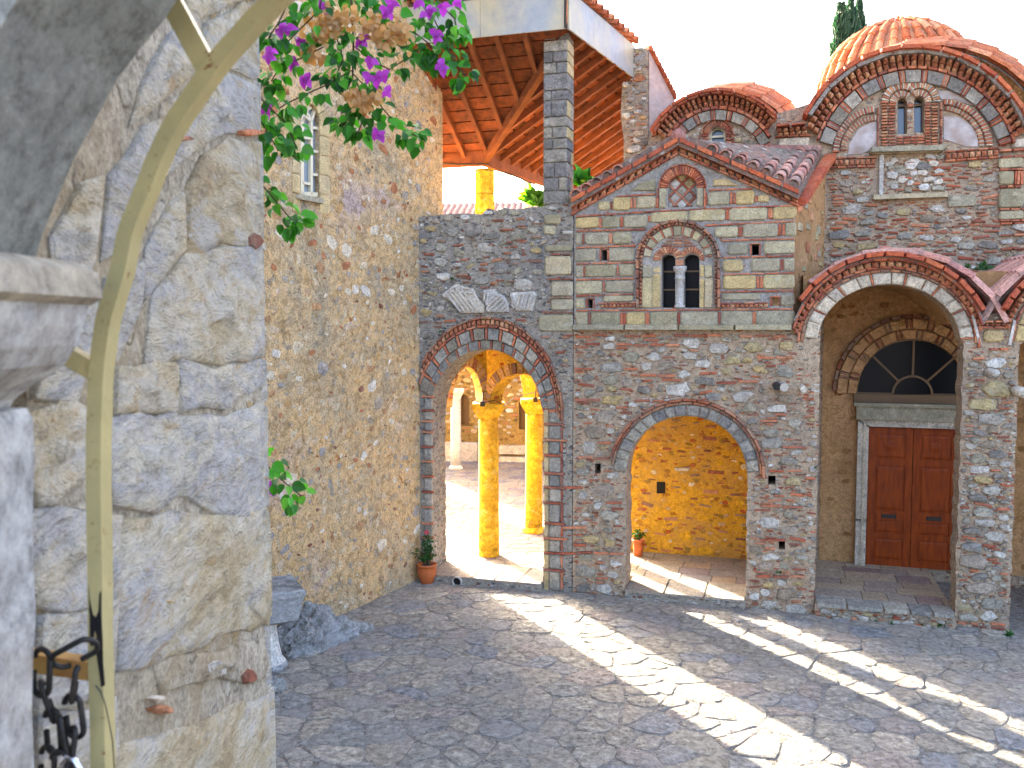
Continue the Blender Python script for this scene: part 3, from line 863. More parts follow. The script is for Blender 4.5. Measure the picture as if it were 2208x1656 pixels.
    W.rubble(reg, [exr] + ex + exb, [
        (600, 'stone', 'rubble', .16, .34, .4, .7, .15, .03, .030),
        (900, 'brick', 'brick_old', .12, .22, .18, .28, .08, .03, .030),
        (1500, 'stone', 'rubble', .07, .16, .45, .8, .25, .03, .025),
        (1500, 'stone', 'rubble', .035, .07, .5, .9, .3, .025, .02)], 41)
    for k, (px_, py_) in enumerate([(1200, 447), (1120, 457), (1090, 455), (1060, 456), (1010, 466), (975, 467), (940, 472)]):
        W.addpx('stone', M['rubble'], ell((px_ - 8, py_ + 2), (15, 8 + k % 3 * 2), 0, 325, 7), -.4, .02, .03)
    W.finish()
    thr = W.body('threshold', prism([(uL, -.1), (uR, -.1), (uR, .125), (uL, .125)], [], -TH - .05, .16), M['mortar_grey'])
    g = []
    for k in range(5):
        u = uL + (uR - uL) * k / 5
        g = piece_geo([(u + .01, .11), (u + (uR - uL) / 5 - .01, .11), (u + (uR - uL) / 5 - .01, .14), (u + .01, .14)], -TH, .17, .004)
        W.body('step_slab', g, M['flag'])
    return W
def BR_(w): return ('brick', M['brick'], w)
class Polyg:
    def __init__(s, p): s.p = p
    def inside(s, x, z): return bool(pip(s.p, np.array([[x]]), np.array([[z]]))[0, 0])
    def chord(s, x, z, dx, dz, m):
        ts = [t * .01 for t in range(-60, 61) if s.inside(x + dx * t * .01, z + dz * t * .01)]
        if not ts: return None
        a, b = min(ts) + m, max(ts) - m
        return (x + dx * a, z + dz * a, x + dx * b, z + dz * b) if b - a > .05 else None
gateway()

# ------------------------------------------------------------------ arcade wall with low arch
UP0, UP1 = FA.uz(1238, 600)[0], FA.uz(1711, 600)[0]
ULEDGE = FA.uz(1480, 704)[1]
UA1 = FA.uz(1727, 900)[0]
A2C = (1480, 1022)
def arcade():
    W = Wall(FA, 'arcade_wall', 'rubble and brick lower wall with a low round arch, under the gabled pavilion', 'wall', UP0)
    uL = FA.uz(1350, 1150)[0]; uR = FA.uz(1610, 1150)[0]
    arch = [(max(uL, min(uR, a)), b) for a, b in W.px(ell(A2C, (130, 125), 180, 0, 20))]
    u0 = FA.uz(1237, 700)[0] + .0
    out = [(u0, -.1)] + jag(uL, -.1, arch[0][1] - .05) + arch[1:-1] + jag(uR, arch[-1][1] - .05, -.1) + [(UA1, -.1), (UA1, ULEDGE), (u0, ULEDGE)]
    # holes in the wall (putlog holes)
    holes = []
    for (x0, y0, x1, y1) in ((213, 775, 247, 830), (1180, 843, 1222, 893), (1240, 1205, 1275, 1255)):
        holes.append(W.px([Z6(x0, y0), Z6(x1, y0), Z6(x1, y1), Z6(x0, y1)]))
    W.body('wall', prism(out, holes, -.50, 0), M['mortar'])
    for h in holes:
        W.body('cavity', prism([(a * 1.0, b) for a, b in h], [], -.42, -.40), M['dark'])  # near-black plate paints the shade deep in the hole
    W.ring(A2C, (131, 126), (157, 149), 178, 2, [('voussoir', M['arch_grey'], 1.1), ('voussoir', M['arch_grey'], .8), ('voussoir', M['arch_grey'], 1.0)], 6, -.02, .03, .06, .018)
    W.ring(A2C, (159, 151), (163, 155.5), 172, -2, [BO], 16, -.02, .06, .04)
    W.ring(A2C, (164, 157), (170, 162), 168, -4, [BO], 16, -.02, .085, .04)
    reg = W.px([(1212, 722), (1722, 716), (1740, 1000), (1748, 1332), (1612, 1315), (1212, 1278)])
    reg = [(max(u0 + .01, a), min(ULEDGE - .05, b)) for a, b in reg]
    ex = [W.px([(1349 - 6, 1330), (1346, 1022)] + ell(A2C, (172, 164), 172, 8, 16) + [(1616, 1030), (1612, 1330)])]
    ex += [[(a + (a - sum(q[0] for q in h) / 4) * .3, b + (b - sum(q[1] for q in h) / 4) * .3) for a, b in h] for h in holes]
    ex.append(W.px([(1650, 818), (1752, 818), (1752, 850), (1650, 850)]))
    # long brick courses
    rr = random.Random(8)
    for (y, x0, x1) in ((722, 1242, 1700), (741, 1262, 1470), (792, 1240, 1330), (808, 1380, 1500), (822, 1545, 1640), (905, 1640, 1720), (984, 1212, 1318), (1083, 1270, 1345), (1050, 1216, 1262), (1135, 1212, 1270), (1190, 1212, 1350), (1090, 1640, 1735), (1160, 1640, 1700), (960, 1640, 1735), (1017, 1640, 1680), (770, 1550, 1715), (1240, 1630, 1740), (860, 1240, 1300)):
        n = max(1, int((x1 - x0) / 34))
        for k in range(n):
            if rr.random() < .72:
                a, b = x0 + (x1 - x0) * k / n, x0 + (x1 - x0) * (k + .9) / n; yy = y + rr.uniform(-2, 2)
                p = W.px([(a, yy), (b, yy + rr.uniform(-1, 1)), (b, yy + 4.5), (a, yy + 4.5)])
                W.add('brick', M['brick'], p, -.01, .035, .005); ex.append(p)
    W.rubble(reg, ex, [
        (260, 'stone', 'rubble', .26, .44, .42, .66, .08, .035, .045),
        (1100, 'stone', 'rubble', .16, .30, .45, .8, .12, .03, .040),
        (1400, 'brick', 'brick', .12, .30, .11, .2, .06, .022, .035),
        (2200, 'stone', 'rubble', .08, .16, .45, .8, .2, .02, .032),
        (1500, 'brick', 'brick_old', .06, .14, .2, .32, .12, .018, .028),
        (1500, 'stone', 'rubble', .035, .08, .5, .9, .3, .016, .024)], 51)
    W.line((1212, 722), (1237, 722), 3, [BR], 1, -.02, .03)
    W.finish()
    W.body('threshold', prism([(uL, -.1), (uR, -.1), (uR, .13), (uL, .13)], [], -TH - .002, .10), M['mortar_grey'])
    for k in range(3):
        a, b = uL + (uR - uL) * k / 3, uL + (uR - uL) * (k + 1) / 3
        W.body('step_slab', piece_geo([(a + .012, .11), (b - .012, .11), (b - .012, .15), (a + .012, .15)], -TH + .02, .12, .006), M['flag'])
    # spouts in the wall
    for (x, y, r, mt) in ((1672, 831, 8, 'black_iron'), (1688, 832, 9, 'pipe'), (1729, 836, 7, 'marble')):
        u, z = FA.uz(x, y)
        W.body('water_spout', tube_geo([(u, .1, z + .01), (u + .02, -.22, z - .01)], r / 1900 * 13.3, 8), M[mt])
    return W
arcade()

# ------------------------------------------------------------------ gabled pavilion
def pavilion():
    W = Wall(FA, 'gabled_pavilion', 'small gabled upper chapel front with grey ashlar blocks, thin brick courses and twin window', 'pavilion', UP0, z0=ULEDGE)
    zt = lambda x, y: FA.uz(x, y)
    # facade skin with window lights
    lL = [Z1(750, 1337), Z1(848, 1337), Z1(848, 1000)] + ell(Z1(799, 995), (49 / 3.312, 40 / 3.312), 0, 180, 8) + [Z1(750, 1000)]
    lR = [Z1(910, 1337), Z1(1020, 1337), Z1(1020, 1000)] + ell(Z1(965, 995), (55 / 3.312, 42 / 3.312), 0, 180, 8) + [Z1(910, 1000)]
    oc = [Z1(795, 620), Z1(1000, 615), Z1(1000, 480)] + ell(Z1(898, 475), (103 / 3.312, 92 / 3.312), 0, 180, 10) + [Z1(793, 480)]
    small = [(322, 925, 360, 1000), (1395, 885, 1445, 960), (225, 1278, 258, 1340), (1540, 1265, 1588, 1322)]
    holes = [W.px(lL), W.px(lR), W.px(oc)] + [W.px([Z1(a, d), Z1(c, d), Z1(c, b), Z1(a, b)]) for a, b, c, d in small]
    apex = zt(*Z1(872, 185)); el = zt(*Z1(132, 640)); er = zt(*Z1(1712, 560))
    out = [(UP0, ULEDGE + .02), (UP1, ULEDGE + .02), (UP1, er[1]), apex, (UP0, el[1])]
    W.body('wall', prism(out, holes, -.40, 0), M['mortar_pav'])
    # left side wall and skewed right side wall
    W.body('side_wall', prism([(UP0 + .002, ULEDGE + .02), (UP0 + .3, ULEDGE + .02), (UP0 + .3, el[1]), (UP0 + .002, el[1])], [], -2.38, -.402), M['mortar_grey'])
    # right side: from front corner to church wall, in view
    a0 = FA.w(UP1, 0, -.002); b0 = CH.w(CH.uz(1778, 480)[0], 0, .0)
    d = (b0 - a0); L = d.length; ang = math.atan2(d.y, d.x)
    SF = Frame((a0.x, a0.y), ang)
    zF = er[1] - .02; zB = CH.uz(1772, 335)[1]
    def toW(g):  # side frame local -> pavilion local
        R = Matrix.Rotation(ang - FA.ang, 4, 'Z'); o = Matrix.Rotation(-FA.ang, 4, 'Z') @ (a0 - FA.O)
        return [R @ Vector(v) + o for v in g[0]], g[1]
    zlow = ULEDGE + .02
    W.body('side_wall', toW(prism([(0.0, zlow), (L, zlow), (L, zB), (0.0, zF)], [], -.3, 0)), M['ochre_dim'])
    rs = random.Random(2)
    for k in range(16):   # a few blocks showing through the render of the side
        u = rs.uniform(.15, L - .3); z = zlow + .3 + (zF - zlow) * rs.random() * .9; w, h = rs.uniform(.15, .3), rs.uniform(.05, .16)
        W.body('stone', toW(piece_geo([(u, z), (u + w, z), (u + w, z + h), (u, z + h)], -.01, .02, .015)), M[rs.choice(['ashlar_y', 'brick_pale', 'ashlar'])])
    # side eave: tile edge and dentils climbing back
    for k in range(15):
        t0, t1 = k / 15, (k + .85) / 15
        zz = lambda t: zF + (zB - zF) * t
        W.body('brick', toW(piece_geo([(L * t0, zz(t0) - .17), (L * t1, zz(t1) - .17), (L * t1, zz(t1) - .09), (L * t0, zz(t0) - .09)], -.01, .10, .02)), M['brick'])
    for k in range(6):
        t0, t1 = k / 6, (k + .96) / 6
        zz = lambda t: zF + (zB - zF) * t
        W.body('tile_edge', toW(piece_geo([(L * t0, zz(t0) - .07), (L * t1, zz(t1) - .07), (L * t1, zz(t1) + .03), (L * t0, zz(t0) + .03)], -.01, .17, .01)), M['tile_edge'])
    # ashlar rows
    G, Y = M['ashlar'], M['ashlar_y']
    rows = [[(568, 540, 705, 625, G), (400, 545, 525, 640, Y), (295, 575, 380, 635, G), (1080, 510, 1235, 600, G), (1283, 500, 1412, 595, Y), (1440, 530, 1520, 580, Y), (730, 485, 780, 622, G), (1003, 475, 1048, 608, G)],
            [(135, 690, 300, 768, Y), (325, 685, 450, 765, G), (478, 675, 650, 762, G), (672, 650, 935, 722, G), (945, 630, 1205, 715, G), (1235, 620, 1505, 710, G), (1545, 612, 1715, 700, Y)],
            [(135, 800, 180, 888, G), (200, 800, 370, 885, G), (400, 795, 535, 880, G), (1130, 755, 1295, 835, G), (1330, 735, 1580, 830, G), (1635, 725, 1708, 822, G)],
            [(133, 915, 283, 1005, G), (368, 910, 555, 1003, G), (1225, 875, 1365, 955, G), (1480, 860, 1702, 950, G)],
            [(135, 1035, 185, 1120, G), (205, 1030, 425, 1115, G), (445, 1025, 555, 1110, G), (1190, 995, 1330, 1078, Y), (1390, 985, 1595, 1075, G), (1625, 982, 1700, 1072, G)],
            [(133, 1145, 325, 1235, G), (345, 1142, 552, 1225, G), (1188, 1108, 1425, 1202, Y), (1475, 1100, 1700, 1198, G)],
            [(133, 1270, 200, 1340, G), (330, 1250, 548, 1292, G), (1180, 1232, 1455, 1278, G), (1598, 1240, 1695, 1322, G)],
            [(133, 1368, 222, 1465, G), (245, 1368, 450, 1465, G), (497, 1368, 630, 1465, Y), (665, 1365, 860, 1465, G), (885, 1363, 1148, 1465, G), (1175, 1360, 1400, 1462, G), (1425, 1355, 1700, 1462, G)]]
    for r in rows:
        for (x0, y0, x1, y1, m) in r: W.rect('ashlar_block', m, x0, y0, x1, y1, -.02, .035, .022, Z1)
        r = sorted(r)
        for a, b in zip(r[:-1], r[1:]):      # upright bricks between blocks
            gap = b[0] - a[2]
            if 10 < gap < 60:
                n = 2 if gap > 38 else 1
                for k in range(n):
                    w = gap / n
                    W.rect('brick', M['brick'], a[2] + w * k + 4, max(a[1], b[1]) + 4, a[2] + w * (k + 1) - 3, min(a[3], b[3]) - 2, -.02, .03, .004, Z1)
    W.addpx('ashlar_block', G, [Z1(525, 495), Z1(600, 445), Z1(705, 410), Z1(705, 500)], -.02, .035, .02)
    W.addpx('ashlar_block', Y, [Z1(1118, 465), Z1(1118, 418), Z1(1215, 415), Z1(1300, 465)], -.02, .035, .02)
    # horizontal brick courses
    cour = [((135, 678), (720, 640)), ((720, 640), (1695, 600)), ((135, 783), (640, 770)), ((1055, 742), (1700, 712)), ((135, 902), (570, 886)), ((1170, 850), (1700, 837)),
            ((135, 1018), (565, 1005)), ((1185, 972), (1700, 960)), ((135, 1132), (560, 1120)), ((1185, 1092), (1700, 1082)), ((135, 1247), (555, 1233)), ((1175, 1218), (1695, 1208)), ((135, 1352), (1695, 1340)), ((430, 535), (710, 518)), ((1085, 488), (1400, 480))]
    for a, b in cour:
        n = max(1, round((b[0] - a[0]) / 105)); W.line(Z1(*a), Z1(*b), 3.4, [BR], n, -.02, .035, .07)
    # dentil course each side of the window
    for (x0, x1) in ((290, 595), (1150, 1510)):
        W.line(Z1(x0, 1300), Z1(x1, 1296), 2.6, [BR], 4, -.02, .06)
        W.line(Z1(x0 + 20, 1312), Z1(x1, 1308), 7, [('brick', M['brick_pale'], 1)], 10, -.02, .06, .2, .02)
    # twin window surround
    c = Z1(868, 985)
    s = 1 / 3.312
    W.ring(c, (282 * s, 262 * s), (302 * s, 282 * s), 180, 0, [BO], 14, -.02, .09, .05)
    W.ring(c, (258 * s, 238 * s), (280 * s, 260 * s), 180, 0, [('brick', M['brick_old'], 1)], 30, -.02, .075, .25, .02)
    for x0, x1, xb0, xb1 in ((566, 586, 588, 608), (1148, 1168, 1126, 1146)):
        W.line(Z1(x0, 990), Z1(x0, 1338), 20 * s, [BO], 5, -.02, .09, .05, perp=(1, 0))
        W.line(Z1(xb0, 990), Z1(xb0, 1338), 20 * s, [('brick', M['brick_old'], 1)], 13, -.02, .075, .25, .02, perp=(1, 0))
    W.ring(c, (196 * s, 168 * s), (250 * s, 232 * s), 176, 4, [('voussoir', G, 1), BR_(.18)], 9, -.02, .03)
    for x0, x1, m in ((612, 678, G), (1060, 1112, G)):
        W.rect('block', m, x0, 1028, x1, 1120, -.02, .03, .01, Z1); W.rect('block', m, x0, 1125, x1, 1338, -.02, .03, .01, Z1)
    W.rect('block', Y, 686, 1090, 742, 1338, -.05, .01, .01, Z1); W.rect('block', Y, 686, 1045, 742, 1085, -.05, .01, .01, Z1)
    W.rect('block', Y, 1026, 1030, 1052, 1120, -.05, .01, .008, Z1); W.rect('block', Y, 1026, 1125, 1052, 1338, -.05, .01, .008, Z1)
    for y in (828, 848, 868, 888):
        w = 75 + (y - 828) * .8
        W.line(Z1(868 - w, y), Z1(868 + w, y), 4, [BO], 3, -.02, .02)
    W.ring(Z1(799, 992), (52 * s, 44 * s), (112 * s, 92 * s), 185, 12, [('brick', M['brick_pale'], 1)], 12, -.02, .035, .2)
    W.ring(Z1(965, 992), (58 * s, 46 * s), (92 * s, 92 * s), 165, -5, [('brick', M['brick_pale'], 1)], 12, -.02, .035, .2)
    W.line(Z1(846, 990), Z1(912, 990), 14, [BO], 1, -.02, .03)
    # blind arch with lattice of diamond tiles
    W.ring(Z1(898, 478), (104 * s, 94 * s), (160 * s, 158 * s), 180, 0, [('brick', M['brick'], 1)], 24, -.02, .04, .14)
    W.ring(Z1(898, 478), (162 * s, 160 * s), (172 * s, 172 * s), 180, 0, [('brick', M['brick'], 1)], 9, -.02, .055, .05)
    for x in (716, 1052): W.line(Z1(x, 480), Z1(x, 625), 10 * s, [BR], 2, -.02, .05, .05, perp=(1, 0))
    P = Polyg(W.px(oc, -.12))
    W.body('recess_back', prism(W.px(oc), [], -.34, -.13), M['mortar_pav'])
    cx, cz = W.px([Z1(898, 500)], -.12)[0]; e = .105
    dia = []
    for i in range(-6, 7):
        for j in range(-6, 7):
            x, z = cx + (i - j) * e, cz + (i + j) * e
            if P.inside(x, z): W.add('diamond_tile', M['rubble'], [(x - e * .78, z), (x, z - e * .78), (x + e * .78, z), (x, z + e * .78)], -.13, -.10, .01)
    for i in range(-8, 9):
        for sg in (1, -1):
            q = P.chord(cx + (i - .5) * 2 * e, cz, .7071, .7071 * sg, .01)
            if q:
                dv = Vector((q[2] - q[0], q[3] - q[1])).normalized(); nn = Vector((-dv.y, dv.x)) * .014
                W.add('brick', M['brick'], [(q[0] - nn.x, q[1] - nn.y), (q[2] - nn.x, q[3] - nn.y), (q[2] + nn.x, q[3] + nn.y), (q[0] + nn.x, q[1] + nn.y)], -.13, -.085 + sg * .003, .003)
    # small putlog frames
    for (a, b, c_, d_) in small:
        W.rect('brick', M['brick'], a - 14, b - 12, c_ + 12, b - 3, -.02, .045, .004, Z1)
        W.rect('brick', M['brick'], a - 14, b, a - 3, d_, -.02, .04, .004, Z1)
        W.rect('brick', M['brick'], c_ + 3, b, c_ + 13, d_, -.02, .04, .004, Z1)
        W.body('cavity', prism(W.px([Z1(a - 6, d_ + 6), Z1(c_ + 6, d_ + 6), Z1(c_ + 6, b - 6), Z1(a - 6, b - 6)]), [], -.42, -.402), M['dark'])  # shade behind the hole painted as a near-black plate
    # raking cornice
    def rake(p, q, lo):
        # p apex, q eave (picture); stacked bands measured downwards
        for (o, th, nm, mt, n, dd, gp, ins) in ((0, 11, 'tile_edge', M['tile_edge'], 7, .24, .03, .012), (12, 4, 'mortar_band', M['mortar_pav'], 1, .12, .0, .004), (16, 5.5, 'brick', M['brick'], 13, .16, .05, .006), (23, 8.5, 'brick', M['brick_pale'], 15, .11, .3, .028), (33, 5, 'brick', M['brick'], 12, .07, .05, .006)):
            W.line((p[0], p[1] + o), (q[0], q[1] + o), th, [(nm, mt, 1)], n, -.02, dd, gp, ins)
    bk = [Z1(132, 645), Z1(872, 190), Z1(1712, 565), Z1(1725, 512), Z1(871, 138), Z1(112, 572)]
    W.body('gable_backing', prism(W.px(bk), [], -.38, -.012), M['mortar_pav'])
    rake(Z1(870, 112), Z1(100, 552), 0)
    rake(Z1(872, 112), Z1(1735, 490), 0)
    # window panes, bars and colonnette
    for hp, hn in ((lL, 'L'), (lR, 'R')):
        q = W.px(hp)
        wdw = W.body('window', prism(q, [], -.24, -.22), M['glass_dark'])
        us = [a for a, b in q]
        for y in (1078, 1208):
            z = FA.uz(*Z1(850, y), -.2)[1]
            part('glazing_bar', mesh('glazing_bar', *shiftg(box_geo(min(us), max(us), .19, .219, z - .012, z + .012), W.off), M['brown_paint']), wdw)
    u, z0 = FA.uz(*Z1(878, 1337), -.02); z1 = FA.uz(*Z1(878, 1040), -.02)[1]; h = z1 - z0
    prof = [(.085, 0), (.085, .05 * h), (.07, .07 * h), (.065, .68 * h), (.085, .71 * h), (.07, .74 * h), (.072, .84 * h), (.105, .93 * h), (.105, h)]
    W.body('colonnette', shiftg(lathe_geo(prof, 8), (u, .04, z0)), M['marble'], True)
    # ledge
    for k in range(4):
        a, b = UP0 + (UP1 - UP0) * k / 4 - .0, UP0 + (UP1 - UP0) * (k + 1) / 4
        W.body('ledge', piece_geo([(a + .004, ULEDGE - .05), (b - .004, ULEDGE - .05), (b - .004, ULEDGE + .03), (a + .004, ULEDGE + .03)], -.02, .16, .012), M['ashlar'])
    W.finish()
    # roof: right slope rising back to the church wall, left slope mirrored
    Ap = FA.w(*FA.uz(*Z1(870, 118), .2), .2); Fr = FA.w(*FA.uz(*Z1(1728, 498), .2), .2); Fl = FA.w(*FA.uz(*Z1(105, 560), .2), .2)
    Br = CH.w(*CH.uz(1772, 330), .02); Bt = CH.w(*CH.uz(1535, 328), .02); Bl = CH.w(*CH.uz(1325, 378), .02)
    inv = (Matrix.Translation(W.root.location) @ Matrix.Rotation(FA.ang, 4, 'Z')).inverted()
    V = [inv @ p for p in (Ap, Fr, Br, Bt, Fl, Bl)]
    dn = Vector((0, 0, -.12))
    V += [v + dn for v in V]
    part('roof', mesh('roof', V, [(0, 1, 2, 3), (0, 3, 5, 4), (6, 9, 8, 7), (6, 10, 11, 9), (1, 7, 8, 2), (0, 6, 7, 1), (4, 10, 6, 0), (4, 5, 11, 10)], M['tilebed']), W.root)
    def slope(P0, P1, Q0, Q1, cols, rows_, key):
        nrm = (P1 - P0).cross(Q0 - P0).normalized()
        if nrm.z < 0: nrm = -nrm
        for i in range(cols):
            t = (i + .5) / cols; a = P0.lerp(P1, t); b = Q0.lerp(Q1, t); n = max(2, round((b - a).length / .33))
            for k in range(n):
                p = a.lerp(b, k / n) + nrm * (.01 + .012 * (k % 2)); tile(W.root, p, b - a, nrm, (b - a).length / n, .19, key)
    slope(Ap.lerp(Fr, .22), Fr.lerp(Br, 0.02), Bt.lerp(Br, .10), Br, 7, 6, 'tile_pink')
    slope(Ap.lerp(Fl, .5), Fl, Bt.lerp(Bl, .5), Bl, 5, 6, 'tile_pink')
    for k in range(5):      # flashing tiles against the church wall
        a = Bt.lerp(Br, .2 + .8 * k / 5); b = Bt.lerp(Br, .2 + .8 * (k + .97) / 5)
        p, q = inv @ (a + Vector((0, 0, .07))), inv @ (b + Vector((0, 0, .07)))
        part('flashing_tile', mesh('flashing_tile', *beam_geo(p, q, .16, .09), M['tile_pink']), W.root)
    k = inv @ (Ap + Vector((0, 0, .05)))
    part('ridge_cap', mesh('ridge_cap', *tube_geo([k - Vector((0, 0, .03)), k + Vector((0, 2.2, 0.0))], .11, 12), M['tile_pink'], True), W.root)
    for e in (Fr, Fl):
        a, b = Ap.lerp(e, .02), Ap.lerp(e, .99); o_ = -FA.n * .12 + Vector((0, 0, .02))
        part('roof_bedding', mesh('roof_bedding', *beam_geo(inv @ (a + o_), inv @ (b + o_), .16, .15), M['tilebed']), W.root)
pavilion()

# ------------------------------------------------------------------ church wall with two arched gables
CS, CB = (1550, 358), (1975, 365)
def church():
    W = Wall(CH, 'church', 'church wall of rubble, brick and stone with a small and a large round gable', 'church', CH.uz(1300, 600)[0])
    ul = CH.uz(1345, 500)[0]; ur = CH.uz(2330, 500)[0]
    ap = ell(CS, 167, 152, 42, 16); bp = ell(CB, 269, 148, 20, 24)
    topl = W.px([(1345, 345), (1395, 318)] + ap + bp)
    wl = [Z2(848, 1040), Z2(922, 1040), Z2(922, 800)] + ell(Z2(885, 795), (37 / 3.6, 32 / 3.6), 0, 180, 8) + [Z2(848, 800)]
    wr = [Z2(975, 1030), Z2(1054, 1030), Z2(1054, 790)] + ell(Z2(1014, 785), (40 / 3.6, 32 / 3.6), 0, 180, 8) + [Z2(975, 790)]
    ws = [Z8(858, 880), Z8(1016, 880), Z8(1016, 700)] + ell(Z8(937, 698), (79 / 5.018, 76 / 5.018), 0, 180, 8) + [Z8(858, 700)]
    H3 = [W.px(wl), W.px(wr), W.px(ws)]
    W.body('wall', prism([(ul, -.1), (ur, -.1), (ur, topl[-1][1])] + topl[::-1] + [(ul, topl[0][1])], H3, -.5, 0), M['mortar'])
    for q, g, b in ((H3[0], 'glass_blue', 'brown_paint'), (H3[1], 'glass_blue', 'brown_paint'), (H3[2], 'glass_blue', 'cream_paint')):
        o = W.body('window', prism(q, [], -.22, -.2), M[g])
        us = [a for a, _ in q]; zs = [z for _, z in q]; ua, ub, za, zb = min(us), max(us), min(zs), max(zs)
        zb2 = zb - (ub - ua) / 2
        fr = [beam_geo((p[0], .14, p[1]), (r_[0], .14, r_[1]), .04, .05, Vector((0, 1, 0))) for p, r_ in zip(q, q[1:] + q[:1])]
        fr.append(box_geo(ua, ub, .13, .18, zb2 - .03, zb2 + .01))
        V, Fc = merge(fr); part('frame', mesh('frame', [Vector(v) + W.off for v in V], Fc, M[b]), o)
    V_, VW = M['voussoir'], M['voussoir_white']
    # ---- small gable
    cs = lambda x, y: (y < 300)
    W.ring(CS, 100, 122, 150, 20, [('voussoir', V_, 1), ('brick', M['brick'], .14), ('brick', M['voussoir'], .08), ('brick', M['brick'], .14)], 7, -.02, .10, .05)
    W.ring(CS, 123.5, 131, 150, 30, [BR], 14, -.02, .14, .05)
    W.ring(CS, 133, 143, 152, 38, [('brick', M['brick_pale'], 1)], 24, -.02, .20, .3, .03)
    W.ring(CS, 145, 156, 151, 40, [('brick', M['brick_pale'], 1)], 24, -.02, .28, .3, .03)
    W.ring(CS, 157, 163, 152, 41, [BR], 12, -.02, .33, .03)
    W.ring(CS, 163.5, 170, 152, 42, [('tile_edge', M['tile_edge'], 1)], 9, -.3, .40, .03)
    cw = Z8(937, 700); s = 1 / 5.018
    W.ring(cw, 92 * s, 150 * s, 180, 0, [('brick', M['brick'], 1)], 17, -.02, .05, .3)
    for y in range(705, 850, 36):
        W.rect('brick', M['brick'], 770, y, 835, y + 20, -.02, .05, .004, Z8); W.rect('brick', M['brick'], 1030, y, 1088, y + 20, -.02, .05, .004, Z8)
    W.ring(cw, 160 * s, 176 * s, 180, 0, [BR], 8, -.02, .06, .06)
    W.line(Z8(735, 705), Z8(735, 850), 16 * s, [BR], 3, -.02, .05, .06, perp=(1, 0)); W.line(Z8(1097, 705), Z8(1097, 850), 16 * s, [BR], 3, -.02, .05, .06, perp=(1, 0))
    # ---- big gable
    W.ring(CB, 188, 216, 164, 16, [('voussoir', V_, 1), ('brick', M['brick'], .13), ('brick', M['voussoir'], .07), ('brick', M['brick'], .13)], 11, -.02, .10, .05)
    W.ring(CB, 218, 224, 163, 15, [BR], 26, -.02, .14, .05)
    W.ring(CB, 226, 238, 160, 18, [('brick', M['brick_pale'], 1)], 38, -.02, .20, .3, .035)
    W.ring(CB, 240, 253, 158.5, 19, [('brick', M['brick_pale'], 1)], 38, -.02, .29, .3, .035)
    W.ring(CB, 254, 262, 153, 20, [('mortar_band', M['mortar_pav'], 1)], 8, -.02, .32, .0)
    W.ring(CB, 263, 272, 154, 20, [('tile_edge', M['tile_edge'], 1)], 14, -.3, .42, .03)
    # twin lights: radial bricks and stacked jamb bricks
    s = 1 / 3.6
    for c, a0, a1 in ((Z2(885, 800), 180, 50), (Z2(1014, 790), 130, 0)):
        W.ring(c, 48 * s, 100 * s, a0, a1, [('brick', M['brick_pale'], 1), ('brick', M['voussoir_white'], .8)], 6, -.02, .05, .1)
        W.ring(c, 108 * s, 166 * s, a0, a1, [('brick', M['brick_pale'], 1), ('brick', M['voussoir_white'], .8)], 8, -.02, .07, .1)
    for y in range(805, 1130, 24):
        for k, (x0, x1) in enumerate(((722, 770), (778, 832), (1062, 1106), (1114, 1162))):
            yy = y - (6 if k > 1 else 0)
            W.rect('brick', M['brick_pale'] if k in (0, 3) else M['brick'], x0, yy, x1, yy + 13, -.02, .05 + .01 * (k in (0, 3)), .004, Z2)
    for y in (1055, 1078, 1100): W.line(Z2(838, y + 4), Z2(1060, y - 6), 4, [BR], 4, -.02, .04)
    W.line(Z2(926, 800), Z2(972, 800), 9, [('block', M['brick_pale'], 1)], 1, -.02, .05, .05)
    # blind quarter arches either side
    cl, cr = Z2(690, 1180), Z2(1196, 1140)
    W.ring(cl, 244 * s, 288 * s, 178, 92, [('brick', M['brick_pale'], 1), ('brick', VW, .7)], 15, -.02, .05, .1)
    W.ring(cl, (295 * s, 310 * s), (345 * s, 358 * s), 180, 94, [('brick', M['brick'], 1), ('brick', VW, .7)], 18, -.02, .08, .1)
    W.ring(cr, 285 * s, (330 * s, 322 * s), 86, 2, [('brick', M['brick_pale'], 1), ('brick', VW, .7)], 15, -.02, .05, .1)
    W.ring(cr, (340 * s, 330 * s), (396 * s, 372 * s), 88, 2, [('brick', M['brick'], 1), ('brick', VW, .7)], 18, -.02, .08, .1)
    W.line(Z2(692, 830), Z2(692, 1140), 12 * s, [BR], 5, -.02, .06, .05, perp=(1, 0)); W.line(Z2(1180, 790), Z2(1180, 1110), 14 * s, [BR], 5, -.02, .06, .05, perp=(1, 0))
    W.addpx('plaster_panel', M['plaster_white'], [Z2(460, 1205), Z2(470, 1120), Z2(540, 1000), Z2(640, 950), Z2(686, 940), Z2(686, 1150), Z2(560, 1195)], -.01, .015, .01)
    W.addpx('plaster_panel', M['plaster_white'], [Z2(1205, 900), Z2(1330, 910), Z2(1430, 980), Z2(1475, 1060), Z2(1475, 1140), Z2(1370, 1140), Z2(1205, 1080)], -.01, .015, .01)
    W.addpx('plaster_panel', M['plaster_white'], [Z2(1160, 700), Z2(1300, 700), Z2(1420, 760), Z2(1500, 850), Z2(1300, 770), Z2(1180, 770)], -.01, .015, .01)
    # string courses with dentils
    for x0, y0, x1, y1 in ((300, 1222, 680, 1212), (1215, 1172, 1640, 1140)):
        W.line(Z2(x0, y0), Z2(x1, y1), 3, [BR], 5, -.02, .07)
        W.line(Z2(x0 + 6, y0 + 20), Z2(x1, y1 + 20), 11, [('brick', M['brick_pale'], 1)], 9, -.02, .08, .25, .03)
        W.line(Z2(x0, y0 + 68), Z2(x1, y1 + 68), 4, [BR], 5, -.02, .07)
